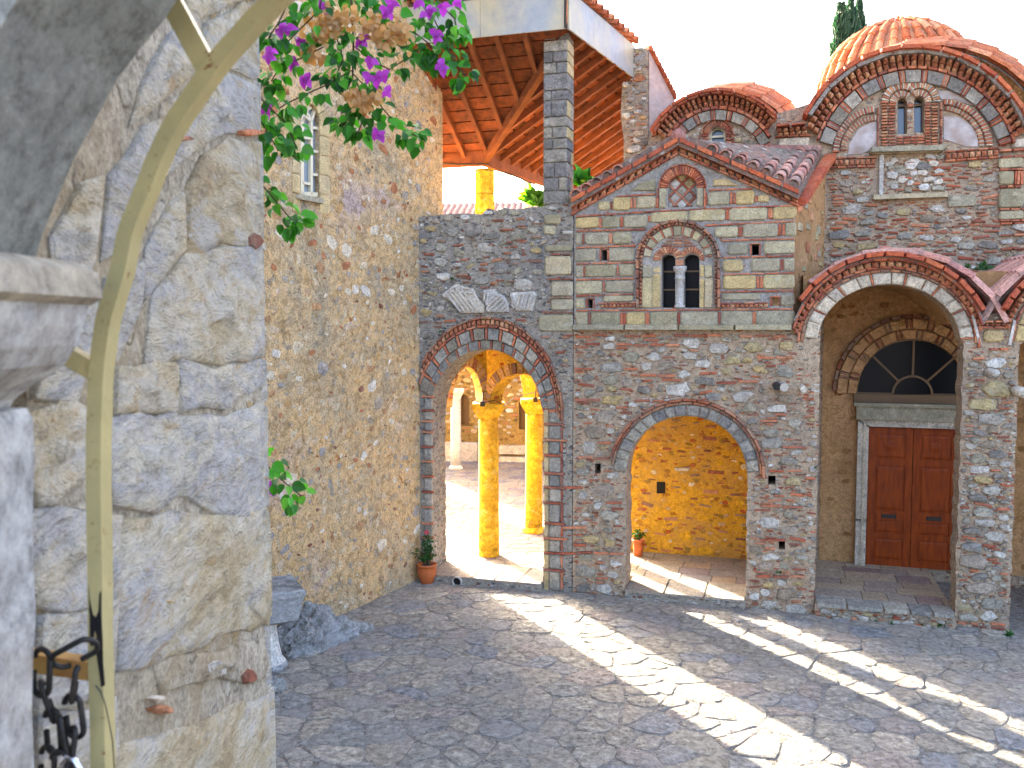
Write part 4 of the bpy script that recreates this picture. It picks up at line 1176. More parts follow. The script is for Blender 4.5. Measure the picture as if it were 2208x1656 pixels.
    # marble ledge, slab and lower sill
    W.body('marble_ledge', merge([piece_geo(W.px([Z2(635, 1180), Z2(1210, 1165), Z2(1250, 1122), Z2(640, 1140)], .2), -.02, .22, .02), piece_geo(W.px([Z2(640, 1196), Z2(1170, 1180), Z2(1205, 1168), Z2(645, 1182)], .1), -.02, .12, .01)]), M['ashlar'])
    W.body('marble_strip', piece_geo(W.px([Z2(705, 1515), Z2(735, 1515), Z2(742, 1195), Z2(706, 1198)], .05), -.02, .06, .01), M['marble'])
    W.body('stone_sill', piece_geo(W.px([Z2(655, 1552), Z2(1240, 1530), Z2(1240, 1495), Z2(655, 1515)], .08), -.02, .14, .012), M['ashlar'])
    # valley block and dentils between gables
    W.rect('block', VW, 1680, 296, 1745, 324, -.02, .05, .02)
    W.line((1672, 268), (1738, 262), 4, [BR], 2, -.02, .33); W.line((1674, 275), (1740, 269), 8, [('brick', M['brick_pale'], 1)], 5, -.02, .26, .25, .03)
    W.line((1676, 285), (1742, 279), 7, [('brick', M['brick_pale'], 1)], 5, -.02, .18, .25, .03); W.line((1670, 293), (1750, 289), 3, [BR], 3, -.02, .10)
    # right-hand pilaster of ashlar and bricks
    pil = [(1640, 1215, 1829, 1300), (1640, 1325, 1752, 1435), (1640, 1465, 1829, 1612), (1640, 1635, 1829, 1700)]
    for (x0, y0, x1, y1) in pil:
        W.rect('ashlar_block', M['ashlar'], x0, y0, x1, y1, -.02, .07, .02, Z2)
        W.line(Z2(x0, y1 + 4), Z2(x1 + 60, y1 + 1), 4, [BR], 3, -.02, .07)
    W.line(Z2(1640, 1310), Z2(1900, 1302), 4, [BR], 4, -.02, .07)
    for x in (1758, 1780, 1805): W.rect('brick', M['brick'], x, 1325, x + 16, 1430, -.02, .07, .004, Z2)
    W.rect('ashlar_block', M['ashlar'], 1240, 1518, 1460, 1600, -.02, .05, .02, Z2)
    for y in (480, 505, 535, 560): W.line((2157, y), (2240, y - 3), 4, [BR], 3, -.02, .06)
    W.rect('block', VW, 2185, 297, 2240, 318, -.02, .08, .02); W.line((2155, 322), (2240, 316), 5, [BR], 3, -.02, .09); W.line((2158, 336), (2240, 331), 5, [BR], 3, -.02, .09)
    reg = W.px([(1783, 366), (1892, 362), (1892, 345), (2050, 335), (2154, 350), (2154, 470), (2240, 475), (2240, 620), (2140, 640), (2060, 560), (1918, 520), (1783, 600)])
    ex = [W.px(p) for p in ([Z2(640, 1120), Z2(745, 1120), Z2(745, 1530), Z2(640, 1530)], [Z2(640, 1490), Z2(1245, 1490), Z2(1245, 1560), Z2(640, 1560)], [Z2(1235, 1510), Z2(1465, 1510), Z2(1465, 1605), Z2(1235, 1605)])]
    W.rubble(reg, ex, [
        (260, 'stone', 'rubble', .20, .38, .35, .6, .1, .03, .04),
        (1500, 'brick', 'brick', .12, .28, .13, .22, .08, .025, .035),
        (1400, 'stone', 'rubble', .10, .2, .4, .75, .2, .025, .032),
        (2500, 'brick', 'brick_old', .06, .16, .2, .3, .12, .02, .028),
        (3000, 'stone', 'rubble', .04, .10, .45, .8, .25, .018, .024)], 61)
    regs = W.px([Z2(750, 1200), Z2(1215, 1190), Z2(1215, 1490), Z2(750, 1510)])
    W.rubble(regs, [], [(120, 'stone', 'marble', .14, .3, .5, .8, .2, .02, .05), (200, 'stone', 'rubble', .12, .22, .5, .8, .2, .02, .04)], 62)
    # tympanum of the small gable
    regt = W.px([Z8(1120, 850), Z8(1120, 620), Z8(1250, 640), Z8(1370, 740), Z8(1410, 850)])
    W.rubble(regt, [], [(150, 'stone', 'rubble', .06, .16, .5, .8, .2, .015, .03)], 63)
    # passage wall seen through the low arch: ochre plaster on the same church wall
    oc = W.px([(1347, 1290), (1745, 1330), (1745, 690), (1347, 690)])
    ua, ub = oc[0][0], oc[1][0]
    W.body('ochre_plaster', prism([(ua, 0), (ub, 0), (ub, 4.2), (ua, 4.2)], [], 0, .03), M['ochre'])
    pa, pb = CH.uz(1772, 900)[0], CH.uz(2330, 900)[0]
    W.body('porch_plaster', prism([(pa, .2), (pb, .2), (pb, 5.05), (pa, 5.05)], [], 0, .012), M['ochre_dim'])
    W2 = [Z6(560, 875), Z6(608, 875), Z6(608, 940), Z6(560, 940)]
    W.body('niche', prism(W.px(W2), [], .025, .034), M['dark'])  # flat near-black plate, the recess shade painted on the plaster
    W.addpx('stone', M['marble'], [Z6(655, 800), Z6(745, 800), Z6(735, 818), Z6(665, 818)], .02, .09, .01)
    ro = [(max(ua, a), max(.15, b)) for a, b in W.px([(1362, 1200), (1612, 1210), (1612, 900), (1362, 900)])]
    W.rubble(ro, [W.px(W2)], [
        (70, 'brick', 'brick_old', .10, .28, .16, .3, .1, .05, .02), (40, 'stone', 'col_yellow', .15, .35, .5, .8, .2, .08, .014), (160, 'stone', 'rubble_warm', .06, .16, .4, .8, .3, .06, .016), (160, 'brick', 'brick_old', .04, .10, .3, .5, .3, .05, .016)], 64, .03)
    W.finish()
    # vaulted tiled roofs running back from the gables
    back = TDIR
    def vault(C, R, a0, a1, depth, key, back, grow, up):
        c = CH.uz(*C); e = CH.uz(C[0], C[1] - R); rr = e[1] - c[1]
        inv = (Matrix.Translation(W.root.location) @ Matrix.Rotation(CH.ang, 4, 'Z')).inverted()
        def P(a, k, dr=0.0):
            r = rr + dr + k * grow; t = math.radians(a)
            return CH.w(c[0] + r * math.cos(t), c[1] + r * math.sin(t), -.02) + back * k + Vector((0, 0, k * up))
        n = 18; V = [inv @ P(a0 + (a1 - a0) * i / n, k, -.05) for i in range(n + 1) for k in (0, depth)]
        part('roof', mesh('roof', V, [(2 * i, 2 * i + 1, 2 * i + 3, 2 * i + 2) for i in range(n)], M['tilebed']), W.root)
        cap = [inv @ P(a0 + (a1 - a0) * i / n, depth - .02, -.06) for i in range(n + 1)]
        part('roof_end', mesh('roof_end', cap, [tuple(range(n + 1))], M['mortar']), W.root)  # cap added to keep sunlight out of the open vault back
        step = math.degrees(.36 / rr)
        for side in (0, 1):
            k = .12
            while k < depth:
                a = 90.0
                while (a > a1 if side else a < a0):
                    a2 = a - step if side else a + step
                    lo, hi = P(a2, k, -.02), P(a, k, -.02); t = math.radians((a + a2) / 2)
                    nrm = CH.t * math.cos(t) + Vector((0, 0, math.sin(t)))
                    tile(W.root, lo, hi - lo, nrm, (hi - lo).length, .2, key)
                    a = a2
                k += .27
    dv = lambda a: Vector((math.sin(math.radians(a)), math.cos(math.radians(a)), 0))
    vault(CS, 162, 148, 34, 1.5, 'tile', dv(24), .03, .28)
    vault(CB, 264, 150, 16, 1.1, 'tile', dv(34), .05, .31)
    return W
church()

# ------------------------------------------------------------------ porch with the door
def porch():
    W = Wall(FA, 'entrance_porch', 'vaulted stone porch with a tiled round gable in front of the wooden church door', 'porch', UA1)
    PC = (1917, 739)
    uL, uR = FA.uz(1764, 950)[0], FA.uz(2071, 950)[0]
    uE = FA.uz(2191, 950)[0]
    arch = [(max(uL, min(uR, a)), b) for a, b in W.px(ell(PC, (154, 126), 180, 0, 24))]
    OC = (1918, 776); OC2 = (2372, 776)
    t1 = W.px(ell(OC2, 222, 98, 154, 10)); t2 = W.px(ell(OC, (228, 222), 28, 143, 20))
    arch2 = W.px(ell((2366, 739), (150, 126), 180, 120, 10)); arch2 = [(max(uE, a), b) for a, b in arch2]
    out = [(UA1 + .002, -.1)] + jag(uL, -.1, arch[0][1] - .05, .01) + arch[1:-1] + jag(uR, arch[-1][1] - .05, -.1) + jag(uE, -.1, arch2[0][1] - .05) + arch2[1:] + [(t1[0][0], arch2[-1][1])] + t1 + t2
    out += [(UA1 + .002, t2[-1][1] - .1)]
    W.body('wall', prism(out, [], -.45, 0), M['mortar'])
    # inner vault
    g = .05
    ai = [(uL - g if a < (uL + uR) / 2 - 1.0 else (uR + g if a > (uL + uR) / 2 + 1.0 else a), b + g) for a, b in arch]
    av = [(min(max(a, uL - g), uR + g), b + g) for a, b in arch]; av = [p for p in av if p[0] < (uL + uR) / 2 or p[1] > 4.32]
    uX = uE + 1.9
    out2 = [(UA1 + .002, -.1), (uL - g, -.1)] + av + [(uX - .3, av[-1][1]), (uX - .3, -.1), (uX, -.1), (uX, 5.1), (UA1 + .002, 5.1)]
    W.body('vault', prism(out2, [], -2.39, -.452), M['ochre_dim'])
    VW = M['voussoir_white']
    W.ring(PC, (155, 127), (183, 151), 176, 3, [('voussoir', VW, 1.2), ('voussoir', VW, .8), BR_(.12)], 7, -.02, .035, .07, .02)
    W.ring((1917, 742), (186, 156), (191, 161), 178, 0, [BO], 26, -.02, .045, .06)
    W.ring((1917, 744), (193, 165), (199, 171), 178, -2, [BR], 22, -.02, .06, .06)
    W.ring((1917, 746), (199, 172), (208, 184), 172, 10, [('brick', M['brick_pale'], 1)], 34, -.02, .12, .25, .03)
    W.ring((1917, 750), (208, 189), (213, 195), 168, 14, [BR], 18, -.02, .17, .04)
    W.ring((1917, 765), (214, 207), (220, 213), 160, 20, [('mortar_band', M['mortar_pav'], 1)], 4, -.02, .15, 0)
    W.ring(OC, (227, 225), (238, 236), 146, 27.5, [('tile_edge', M['tile_edge'], 1)], 11, -.1, .28, .03, .014)
    # neighbour arch to the right
    P2 = (2370, 742)
    W.ring(P2, (152, 127), (181, 151), 178, 120, [('voussoir', M['ashlar_y'], 1)], 4, -.02, .035, .07, .02)
    W.ring(P2, (184, 156), (190, 161), 178, 120, [BR], 8, -.02, .05, .06)
    W.ring((2370, 746), (196, 172), (206, 184), 168, 120, [('brick', M['brick_pale'], 1)], 12, -.02, .12, .25, .03)
    W.ring(OC2, (224, 225), (236, 236), 152, 110, [('tile_edge', M['tile_edge'], 1)], 6, -.1, .28, .03, .014)
    # valley: gutter tile, brick bands, block, twin colonnettes
    W.line(Z3(1480, 905), Z3(1725, 905), 3.5, [BR], 2, -.02, .12); W.line(Z3(1480, 925), Z3(1700, 925), 5, [('brick', M['brick_pale'], 1)], 5, -.02, .1, .2, .015)
    W.line(Z3(1500, 950), Z3(1690, 950), 4, [BR], 2, -.02, .08)
    W.rect('block', M['ashlar_y'], 1522, 982, 1672, 1068, -.02, .05, .02, Z3)
    W.line(Z3(1560, 1118), Z3(1720, 1118), 4.5, [BR], 2, -.02, .05)
    for a, b in (((1415, 860), (1485, 1095)), ((1740, 900), (1710, 1098))):
        q = W.px([Z3(*a), Z3(a[0] + 22, a[1]), Z3(b[0] + 12, b[1]), Z3(b[0] - 14, b[1])])
        W.add('marble_strip', M['marble'], q, -.02, .06, .01)
    # door-side ashlar jamb blocks on left
    reg = W.px([(1729, 800), (1762, 800), (1760, 1330), (1744, 1330)])
    W.rubble(reg, [], [(200, 'stone', 'rubble', .08, .2, .6, 1.0, .1, .02, .03), (300, 'brick', 'brick', .06, .14, .2, .3, .1, .02, .03)], 70)
    regp = [(uR + .02, .02), (uE - .02, .02), (uE - .02, FA.uz(2150, 762)[1]), (uR + .02, FA.uz(2150, 762)[1])]
    W.rubble(regp, [], [
        (160, 'stone', 'rubble', .24, .46, .4, .6, .08, .03, .05), (500, 'stone', 'rubble', .14, .26, .4, .7, .12, .03, .045),
        (800, 'brick', 'brick', .10, .28, .13, .25, .1, .02, .04), (1500, 'stone', 'rubble', .06, .13, .45, .8, .2, .018, .035), (1500, 'brick', 'brick_old', .05, .11, .2, .35, .15, .016, .03), (2500, 'stone', 'rubble', .03, .06, .5, .9, .3, .012, .025)], 71)
    W.finish()
    for (x, y, L, r) in ((2141, 803, .30, .05), (2200, 845, .32, .07)):
        u, z = FA.uz(x, y, .1); W.body('water_spout', tube_geo([(u - .05, .1, z + .02), (u, -L, z)], r, 10), M['marble'], True)
    # floor platform with edging slabs
    zf = .2
    W.body('platform', prism([(uL, -.1), (uR, -.1), (uR, zf), (uL, zf)], [], -2.39, .10), M['mortar'])
    us = [uL + .02, uL + .45, uL + .95, uL + 1.3, uL + 1.6, uR - .01]
    for a, b in zip(us[:-1], us[1:]):
        W.body('edging_slab', piece_geo([(a + .006, zf - .045), (b - .006, zf - .045), (b - .006, zf + .02), (a + .006, zf + .02)], -.22, .15, .01), M['voussoir'])
    r = random.Random(5)
    v = -.24
    while v > -2.2:
        dv = r.uniform(.3, .5); u = uL + .01
        while u < uR - .05:
            du = r.uniform(.35, .8); u2 = min(uR - .01, u + du)
            V = [(u + .006, -v, zf), (u2 - .006, -v, zf), (u2 - .006, -(v - dv + .01), zf), (u + .006, -(v - dv + .01), zf)]
            V += [(x, y, zf + .018 + r.uniform(0, .005)) for x, y, z in V]
            W.body('paving_stone', (V, [(0, 1, 5, 4), (1, 2, 6, 5), (2, 3, 7, 6), (3, 0, 4, 7), (4, 5, 6, 7)]), M['flag_warm'])
            u = u2
        v -= dv
    # rubble riser
    rz = W.px([(1752, 1327), (2050, 1352), (2050, 1330), (1752, 1308)], .1)
    ph = pack([(uL + .02, 0), (uR, 0), (uR, .15), (uL + .02, .15)], [], [(300, 'stone', 'rubble', .08, .2, .3, .6, .1, .01, .04), (500, 'brick', 'brick', .05, .14, .2, .35, .1, .01, .04)], 72)
    for p in ph: W.pcs.append((p[0], M[p[7]], p[4] * p[5], 'proto', (p[1], p[2], p[3], p[4], p[5], p[6], .10, p[8])))
    W.finish()
    # tiles of the porch roof either side of the valley
    c = FA.uz(*OC); rr = FA.uz(OC[0], OC[1] - 228)[1] - c[1]; c2 = FA.uz(*OC2)
    for cc_, rng_ in ((c, range(0, 5)), (c2, range(0, 5))):
        for kk in range(9):
            k = .1 + kk * .26
            for i in range(5):
                sgn = 1 if cc_ is c else -1
                a = 90 - sgn * (i * 14); a2 = 90 - sgn * ((i + 1) * 14)
                if cc_ is c2 and i < 1: continue
                P = lambda q: FA.w(cc_[0] + rr * math.cos(math.radians(q)), cc_[1] + rr * math.sin(math.radians(q)) + k * .04, -k + .15)
                lo, hi = P(a2), P(a); t = math.radians((a + a2) / 2)
                tile(W.root, lo, hi - lo, FA.t * math.cos(t) + Vector((0, 0, math.sin(t))), (hi - lo).length, .2, 'tile_pink')
            if cc_ is c:
                for i in range(3):
                    a = 90 + i * 15; a2 = a + 15
                    P = lambda q: FA.w(cc_[0] + rr * math.cos(math.radians(q)), cc_[1] + rr * math.sin(math.radians(q)), -k + .15)
                    lo, hi = P(a2), P(a); t = math.radians((a + a2) / 2)
                    tile(W.root, lo, hi - lo, FA.t * math.cos(t) + Vector((0, 0, math.sin(t))), (hi - lo).length, .2, 'tile_pink')
    # sheet under the tiles
    n = 14; V = []
    for cc_ in (c, c2):
        for i in range(n + 1):
            a = math.radians(152 - (152 - 28) * i / n)
            for d in (.1, -2.38): V.append((cc_[0] + (rr - .05) * math.cos(a), -d, cc_[1] + (rr - .05) * math.sin(a)))
    Fc = [(b + 2 * i, b + 2 * i + 1, b + 2 * i + 3, b + 2 * i + 2) for b in (0, 2 * (n + 1)) for i in range(n)]
    W.body('roof', (V, Fc), M['tilebed'])
    for (x, y) in ((1908, 536),):
        u, z = FA.uz(x, y + 8); W.body('ridge_cap', tube_geo([(u, 0.0, z - .02), (u, .6, z - .02)], .12, 12), M['tile_pink'], True)
porch()

def church_door():
    D = CH
    W = Wall(D, 'church_door', 'dark red-brown double wooden door with carved panels in a pale marble frame', 'door', D.uz(1868, 1200)[0], z0=.2)
    uA, uB = D.uz(1869, 1080)[0], D.uz(2062, 1080)[0]
    zt = D.uz(1900, 920)[1]; zb = .22
    um = (uA + uB) / 2
    for k, (a, b) in enumerate(((uA, um - .006), (um + .006, uB))):
        leaf = W.body('door_leaf', box_geo(a, b, -.05, -.01, zb, zt), M['door_wood'])
        w = b - a; H = zt - zb
        def sub(nm, u0, u1, z0, z1, d1, mt='door_wood', ins=.02):
            V, Fc = piece_geo([(u0, z0), (u1, z0), (u1, z1), (u0, z1)], .04, d1, ins)
            part(nm, mesh(nm, [Vector(v) + W.off for v in V], Fc, M[mt]), leaf)
        fr = []
        # stiles and rails
        L = [(.0, .055), (.245, .275), (.30, .32), (.635, .68), (.775, .80), (.965, 1.0)]
        for x0, x1 in ((a, a + .15 * w), (b - .15 * w, b)): fr.append(box_geo(x0, x1, -.075, -.045, zb, zt))
        for t0, t1 in ((0, .045), (.225, .27), (.60, .67), (.76, .80), (.955, 1)):
            fr.append(box_geo(a + .15 * w + .001, b - .15 * w - .001, -.073, -.045, zt - t1 * H, zt - t0 * H))
        V, Fc = merge(fr); part('rail', mesh('rail', [Vector(v) + W.off for v in V], Fc, M['door_wood']), leaf)
        for t0, t1 in ((.055, .215), (.285, .59), (.68, .75), (.81, .945)):
            sub('panel', a + .2 * w, b - .2 * w, zt - t1 * H, zt - t0 * H, .07, ins=.035)
        cxx, czz = (a + b) / 2, zt - .135 * H
        V, Fc = [], []
        for R in (.10, .06):
            g = piece_geo([(cxx + R * math.cos(t * math.pi / 6), czz + R * math.sin(t * math.pi / 6)) for t in range(12)], .06, .085 + (.10 - R) * .3, .02); V, Fc = merge([(V, Fc), g])
        part('carved_medallion', mesh('carved_medallion', [Vector(v) + W.off for v in V], Fc, M['door_wood']), leaf)
        sub('letter_plate', cxx - .12, cxx + .12, zt - .655 * H, zt - .625 * H, .085, 'iron', .008)
    # marble frame
    fw = .19
    W.body('frame', merge([piece_geo([(uA - fw, .2), (uA - .012, .2), (uA - .012, 1.0), (uA - fw, 1.0)], -.02, .20, .02), piece_geo([(uA - fw, 1.006), (uA - .012, 1.006), (uA - .012, zt + .01), (uA - fw, zt + .12)], -.02, .20, .02),
                           piece_geo([(uB + .012, .2), (uB + fw, .2), (uB + fw, zt + .12), (uB + .012, zt + .01)], -.02, .20, .02),
                           piece_geo([(uA - .19, zt + .125), (uA - .01, zt + .015), (uB + .01, zt + .015), (uB + .19, zt + .125)], -.02, .19, .02),
                           piece_geo([(uA - .10, .2), (uA - .055, .2), (uA - .055, zt + .06), (uA - .10, zt + .09)], .19, .225, .008)]), M['voussoir_white'])
    z1 = D.uz(1960, 868)[1]
    W.body('lintel', merge([box_geo(uA - .22, uB + .25, -.24, .0, zt + .13, z1 - .06), box_geo(uA - .26, uB + .3, -.30, .0, z1 - .058, z1)]), M['ashlar'])
    z2 = D.uz(1960, 850)[1]
    W.body('transom', box_geo(uA - .26, uB + .3, -.15, .0, z1 + .004, z2), M['brown_paint'])
    # fanlight
    c = (1967, 850); R = 118
    fan = W.body('fanlight', prism(W.px(ell(c, R, 0, 180, 24), .03), [], .005, .03), M['glass_dark'])
    bars = []
    cu, cz = D.uz(c[0], c[1], .05); ro = D.uz(c[0], c[1] - R, .05)[1] - cz; ri = ro * .33
    for a in (0, 45, 90, 135, 180):
        t = math.radians(a); bars.append(beam_geo((cu + ri * math.cos(t), -.05, cz + ri * math.sin(t)), (cu + ro * math.cos(t), -.05, cz + ro * math.sin(t)), .035, .03, Vector((0, 1, 0))))
    for rad, n, w in ((ri, 14, .035), (ro, 24, .03)):
        for i in range(n):
            t0, t1 = math.pi * i / n, math.pi * (i + 1) / n
            bars.append(beam_geo((cu + rad * math.cos(t0), -.05, cz + rad * math.sin(t0)), (cu + rad * math.cos(t1), -.05, cz + rad * math.sin(t1)), w, .03, Vector((0, 1, 0))))
    V, Fc = merge(bars); part('glazing_bar', mesh('glazing_bar', [Vector(v) + W.off for v in V], Fc, M['brown_paint']), fan)
    W.ring(c, 120, 140, 180, 0, [('voussoir', M['ochre_dim'], 1), ('brick', M['brick_old'], .12), ('voussoir', M['ochre_dim'], .12), ('brick', M['brick_old'], .12)], 9, -.02, .09, .05)
    W.ring(c, 142, 163, 180, 0, [('voussoir', M['ochre_dim'], 1), ('brick', M['brick_old'], .12), ('voussoir', M['ochre_dim'], .12), ('brick', M['brick_old'], .12)], 10, -.02, .11, .05)
    W.ring(c, 165, 172, 178, 2, [BO], 22, -.02, .15, .1)
    W.finish()
church_door()

# ------------------------------------------------------------------ dome and cypresses
def dome():
    c = at_y(1932, 214, 19.5); R = 157 / 1900 * 19.5
    root = empty('tiled_dome', 'orange tiled church dome behind the large round gable', 'dome', (c.x, c.y, c.z - 2.5))
    base = Vector((0, 0, 2.5))
    g = lathe_geo([(R * .985, 0)] + [(R * .985 * math.cos(math.radians(a)), R * .985 * math.sin(math.radians(a))) for a in range(8, 86, 7)] + [(.05, R * .99)], 48)
    part('shell', mesh('shell', *shiftg(g, base), M['tile']), root)
    n = 34
    for i in range(n):
        az = 2 * math.pi * i / n
        for k in range(8):
            e0, e1 = math.radians(2 + k * 10), math.radians(12 + k * 10)
            if k >= 5 and i % 2: continue
            P = lambda e: Vector((math.cos(az) * math.cos(e), math.sin(az) * math.cos(e), math.sin(e))) * R
            lo, hi = P(e0), P(e1)
            if lo.y > .4 * R: continue
            nr = (lo + hi).normalized()
            o = tile(root, root.location + base + lo, hi - lo, nr, (hi - lo).length, .165 if k < 5 else .13, 'tile')
    part('finial', mesh('finial', *shiftg(lathe_geo([(.16, 0), (.16, .06), (.06, .10), (.02, .2)], 10), base + Vector((0, 0, R * .98))), M['tile']), root)
    # drum with arched eaves on eight sides
    dr = R * 1.10; Hd = 1.9
    g = lathe_geo([(dr, -Hd), (dr, .02)], 8); part('drum', mesh('drum', *shiftg(g, base), M['mortar']), root)
    for i in range(8):
        a = math.pi / 8 + i * math.pi / 4
        if math.sin(a) > .5: continue
        nrm = Vector((math.cos(a), math.sin(a), 0)); ang = a + math.pi / 2
        t = Vector((math.cos(ang), math.sin(ang), 0)); half = dr * math.sin(math.pi / 8)
        cc_ = nrm * dr * math.cos(math.pi / 8) + base + Vector((0, 0, -.75))
        def arc(r0, r1, n_, d0, d1, mt, nm, gp):
            for k in range(n_):
                b0 = math.pi * (k + gp) / n_; b1 = math.pi * (k + 1 - gp) / n_; q = [(r1 * math.cos(b0), r1 * math.sin(b0)), (r1 * math.cos(b1), r1 * math.sin(b1)), (r0 * math.cos(b1), r0 * math.sin(b1)), (r0 * math.cos(b0), r0 * math.sin(b0))]
                V, Fc = piece_geo(q, d0, d1, .01)
                V = [cc_ + t * v[0] - nrm * v[1] + Vector((0, 0, v[2])) for v in V]
                part(nm, mesh(nm, V, Fc, mt), root)
        arc(half * .50, half * .72, 9, -.02, .08, M['voussoir_white'], 'voussoir', .06)
        arc(half * .74, half * .86, 14, -.02, .18, M['brick'], 'brick', .12)
        arc(half * .88, half * 1.02, 7, -.25, .30, M['tile'], 'tile_edge', .02)
dome()

def cypress(px, py_tip, w_px, Y, label, seed):
    tip = at_y(px, py_tip, Y); h = tip.z; r = random.Random(seed)
    root = empty('cypress_tree', label, 'tree', (tip.x, Y, 0), 0, 'cypress trees behind the dome')
    part('trunk', mesh('trunk', *tube_geo([(0, 0, 0), (.05, 0, h * .5), (0, 0, h * .95)], [.25, .15, .03], 8), M['bark']), root)
    R = w_px / 1900 * Y / 2; V, Fc = [], []
    for i in range(11000):
        t = r.random() ** .9; z = h * (.45 + .55 * t)
        rad = R * min(1, (1 - t) * 5.5 + .12) * (1 + .28 * math.sin(z * 2.3 + seed) + .2 * math.sin(z * 5.7 + seed)) ; a = r.uniform(0, 6.283); q = rad * math.sqrt(r.uniform(.2, 1))
        c = Vector((math.cos(a) * q, math.sin(a) * q, z + r.uniform(-.2, .2)))
        up = Vector((math.cos(a) * .35 + r.gauss(0, .2), math.sin(a) * .35 + r.gauss(0, .2), 1)).normalized() * r.uniform(.16, .42)
        sd = up.cross(Vector((r.gauss(0, 1), r.gauss(0, 1), .1))).normalized() * r.uniform(.03, .08)
        b = len(V); V += [c - sd, c + sd, c + up]; Fc.append((b, b + 1, b + 2))
    part('crown', mesh('crown', V, Fc, M['cypress']), root)
cypress(1814, 18, 40, 44, 'slimmer cypress, left of the pair behind the dome, apart from the other', 1)
cypress(1834, 8, 44, 45, 'taller dark cypress right beside the dome top, twin-tipped with its neighbour', 2)
cypress(1853, 12, 40, 46, 'cypress nearest the dome tiles, its tip just lower than the tallest', 3)

# ------------------------------------------------------------------ loggia: pillar, roof, pier
def loggia():
    # stone pillar on the wall
    uA, uB = FA.uz(1171, 300)[0], FA.uz(1223, 300)[0]
    zb = FA.uz(1200, 440)[1]; zt = FA.uz(1200, 62)[1]
    W = Wall(FA, 'stone_pillar', 'tall square pillar of dark and light stone blocks holding the wooden loggia roof', 'pillar', uA, z0=zb)
    dep = .42
    W.body('core', box_geo(uA + .015, uB - .015, .015, dep - .015, zb, zt), M['mortar_grey'])
    r = random.Random(9); z = zb; k = 0
    while z < zt - .05:
        h = r.uniform(.15, .27); z2 = min(zt, z + h); s = r.uniform(.3, .7)
        for (a, b) in (((uA, uA + (uB - uA) * s), (uA + (uB - uA) * s, uB)) if k % 3 else ((uA, uB), (uA, uA))):
            if b - a > .05: W.add('block', M['pillar'], [(a + .008, z + .008), (b - .008, z + .008), (b - .008, z2 - .008), (a + .008, z2 - .008)], -.02, .01 + r.uniform(0, .012), .015)
        # blocks on the right-hand face
        a, b = 0, dep; s = r.uniform(.35, .65)
        for (a, b) in (((0, dep * s), (dep * s, dep)) if k % 2 else ((0, dep), (0, 0))):
            if b - a > .05:
                g = piece_geo([(a + .008, z + .008), (b - .008, z + .008), (b - .008, z2 - .008), (a + .008, z2 - .008)], -.02, .012, .015)
                V = [(uB - .002 - v[1] , v[0], v[2]) for v in g[0]]
                W.body('block', (V, g[1]), M['pillar'] if r.random() < .6 else M['ashlar_y'])
        z = z2; k += 1
    W.finish()
    # base block course in the wall below
    # roof
    A = FA.w(*FA.uz(1221, 52, .25), .25)
    zA = A.z; tt = -FA.t; s = TDIR
    def along(P, d, L): return P + d * L
    def solve(P, d, pxx):    # length so that the point appears at picture x
        lo, hi = 0.0, 30.0
        for _ in range(50):
            m = (lo + hi) / 2; q = P + d * m - CAM; c_, s_ = math.cos(PITCH), math.sin(PITCH)
            x = q.x / (q.y * c_ - q.z * s_) * F_PX + CX
            if (x - pxx) * (1 if d.x > 0 else -1) < 0: lo = m
            else: hi = m
        return P + d * lo
    B = solve(A, tt, 700); C = solve(A, s, 1364)
    Dp = at_y(1045, 330, 16.75)
    C2 = C + s * 6.5
    E = Dp + tt * ((B - A).length - (Dp - A).dot(tt)); G = Dp + s * ((C2 - A).length - (Dp - A).dot(s))
    root = empty('loggia_roof', 'lean-to loggia roof with orange-brown rafters, boards and grey metal fascia', 'roof', (A.x, A.y, A.z - 1))
    inv = Matrix.Translation(-root.location)
    def put(nm, geo, mt, label=None): return part(nm, mesh(nm, [inv @ Vector(v) for v in geo[0]], geo[1], M[mt]), root, None, label)
    def board_field(P0, P1, Q0, Q1, nr, nb):
        """rafters from P side (high eave) to Q side, with boards laid across above them"""
        up = (P1 - P0).cross(Q0 - P0).normalized()
        if up.z < 0: up = -up
        Ld = (P1 - P0).length; dr_ = (P1 - P0) / Ld; wv = (Q0 - P0).dot(dr_)
        for i in range(nr):
            x = (i + .45) / nr * Ld; a = P0 + dr_ * x; b = P0.lerp(Q0, x / wv) if x < wv else Q0 + dr_ * (x - wv)
            if (a - b).length > .3: put('rafter', beam_geo(a - up * .05, b - up * .06, .075, .11, up), 'wood')
        for j in range(nb):
            t0, t1 = j / nb, (j + .9) / nb
            a0, a1 = P0.lerp(Q0, t0), P1.lerp(Q1, t0); b0, b1 = P0.lerp(Q0, t1), P1.lerp(Q1, t1)
            V = [a0, a1, b1, b0]; V += [v + up * .025 for v in V]
            put('board', (V, [(0, 3, 2, 1), (4, 5, 6, 7), (0, 1, 5, 4), (1, 2, 6, 5), (2, 3, 7, 6), (3, 0, 4, 7)]), 'wood_board')
        V = [P0 + up * .04, P1 + up * .04, Q1 + up * .04, Q0 + up * .04]; V += [v + up * .03 for v in V]
        put('deck', (V, [(0, 3, 2, 1), (4, 5, 6, 7), (0, 1, 5, 4), (1, 2, 6, 5), (2, 3, 7, 6), (3, 0, 4, 7)]), 'wood_board')
        return up
    up1 = board_field(A, B, Dp, E, 9, 10)
    up2 = board_field(A, C2, Dp, G, 21, 12)
    put('hip_beam', beam_geo(A.lerp(Dp, .16) - Vector((0, 0, .13)), Dp - Vector((0, 0, .13)), .11, .16), 'wood')
    put('wall_plate', beam_geo(Dp + Vector((0, 0, -.10)), E + Vector((0, 0, -.10)), .16, .26), 'wood')
    put('wall_plate', beam_geo(Dp + Vector((0, 0, -.10)), G + Vector((0, 0, -.10)), .16, .26), 'wood')
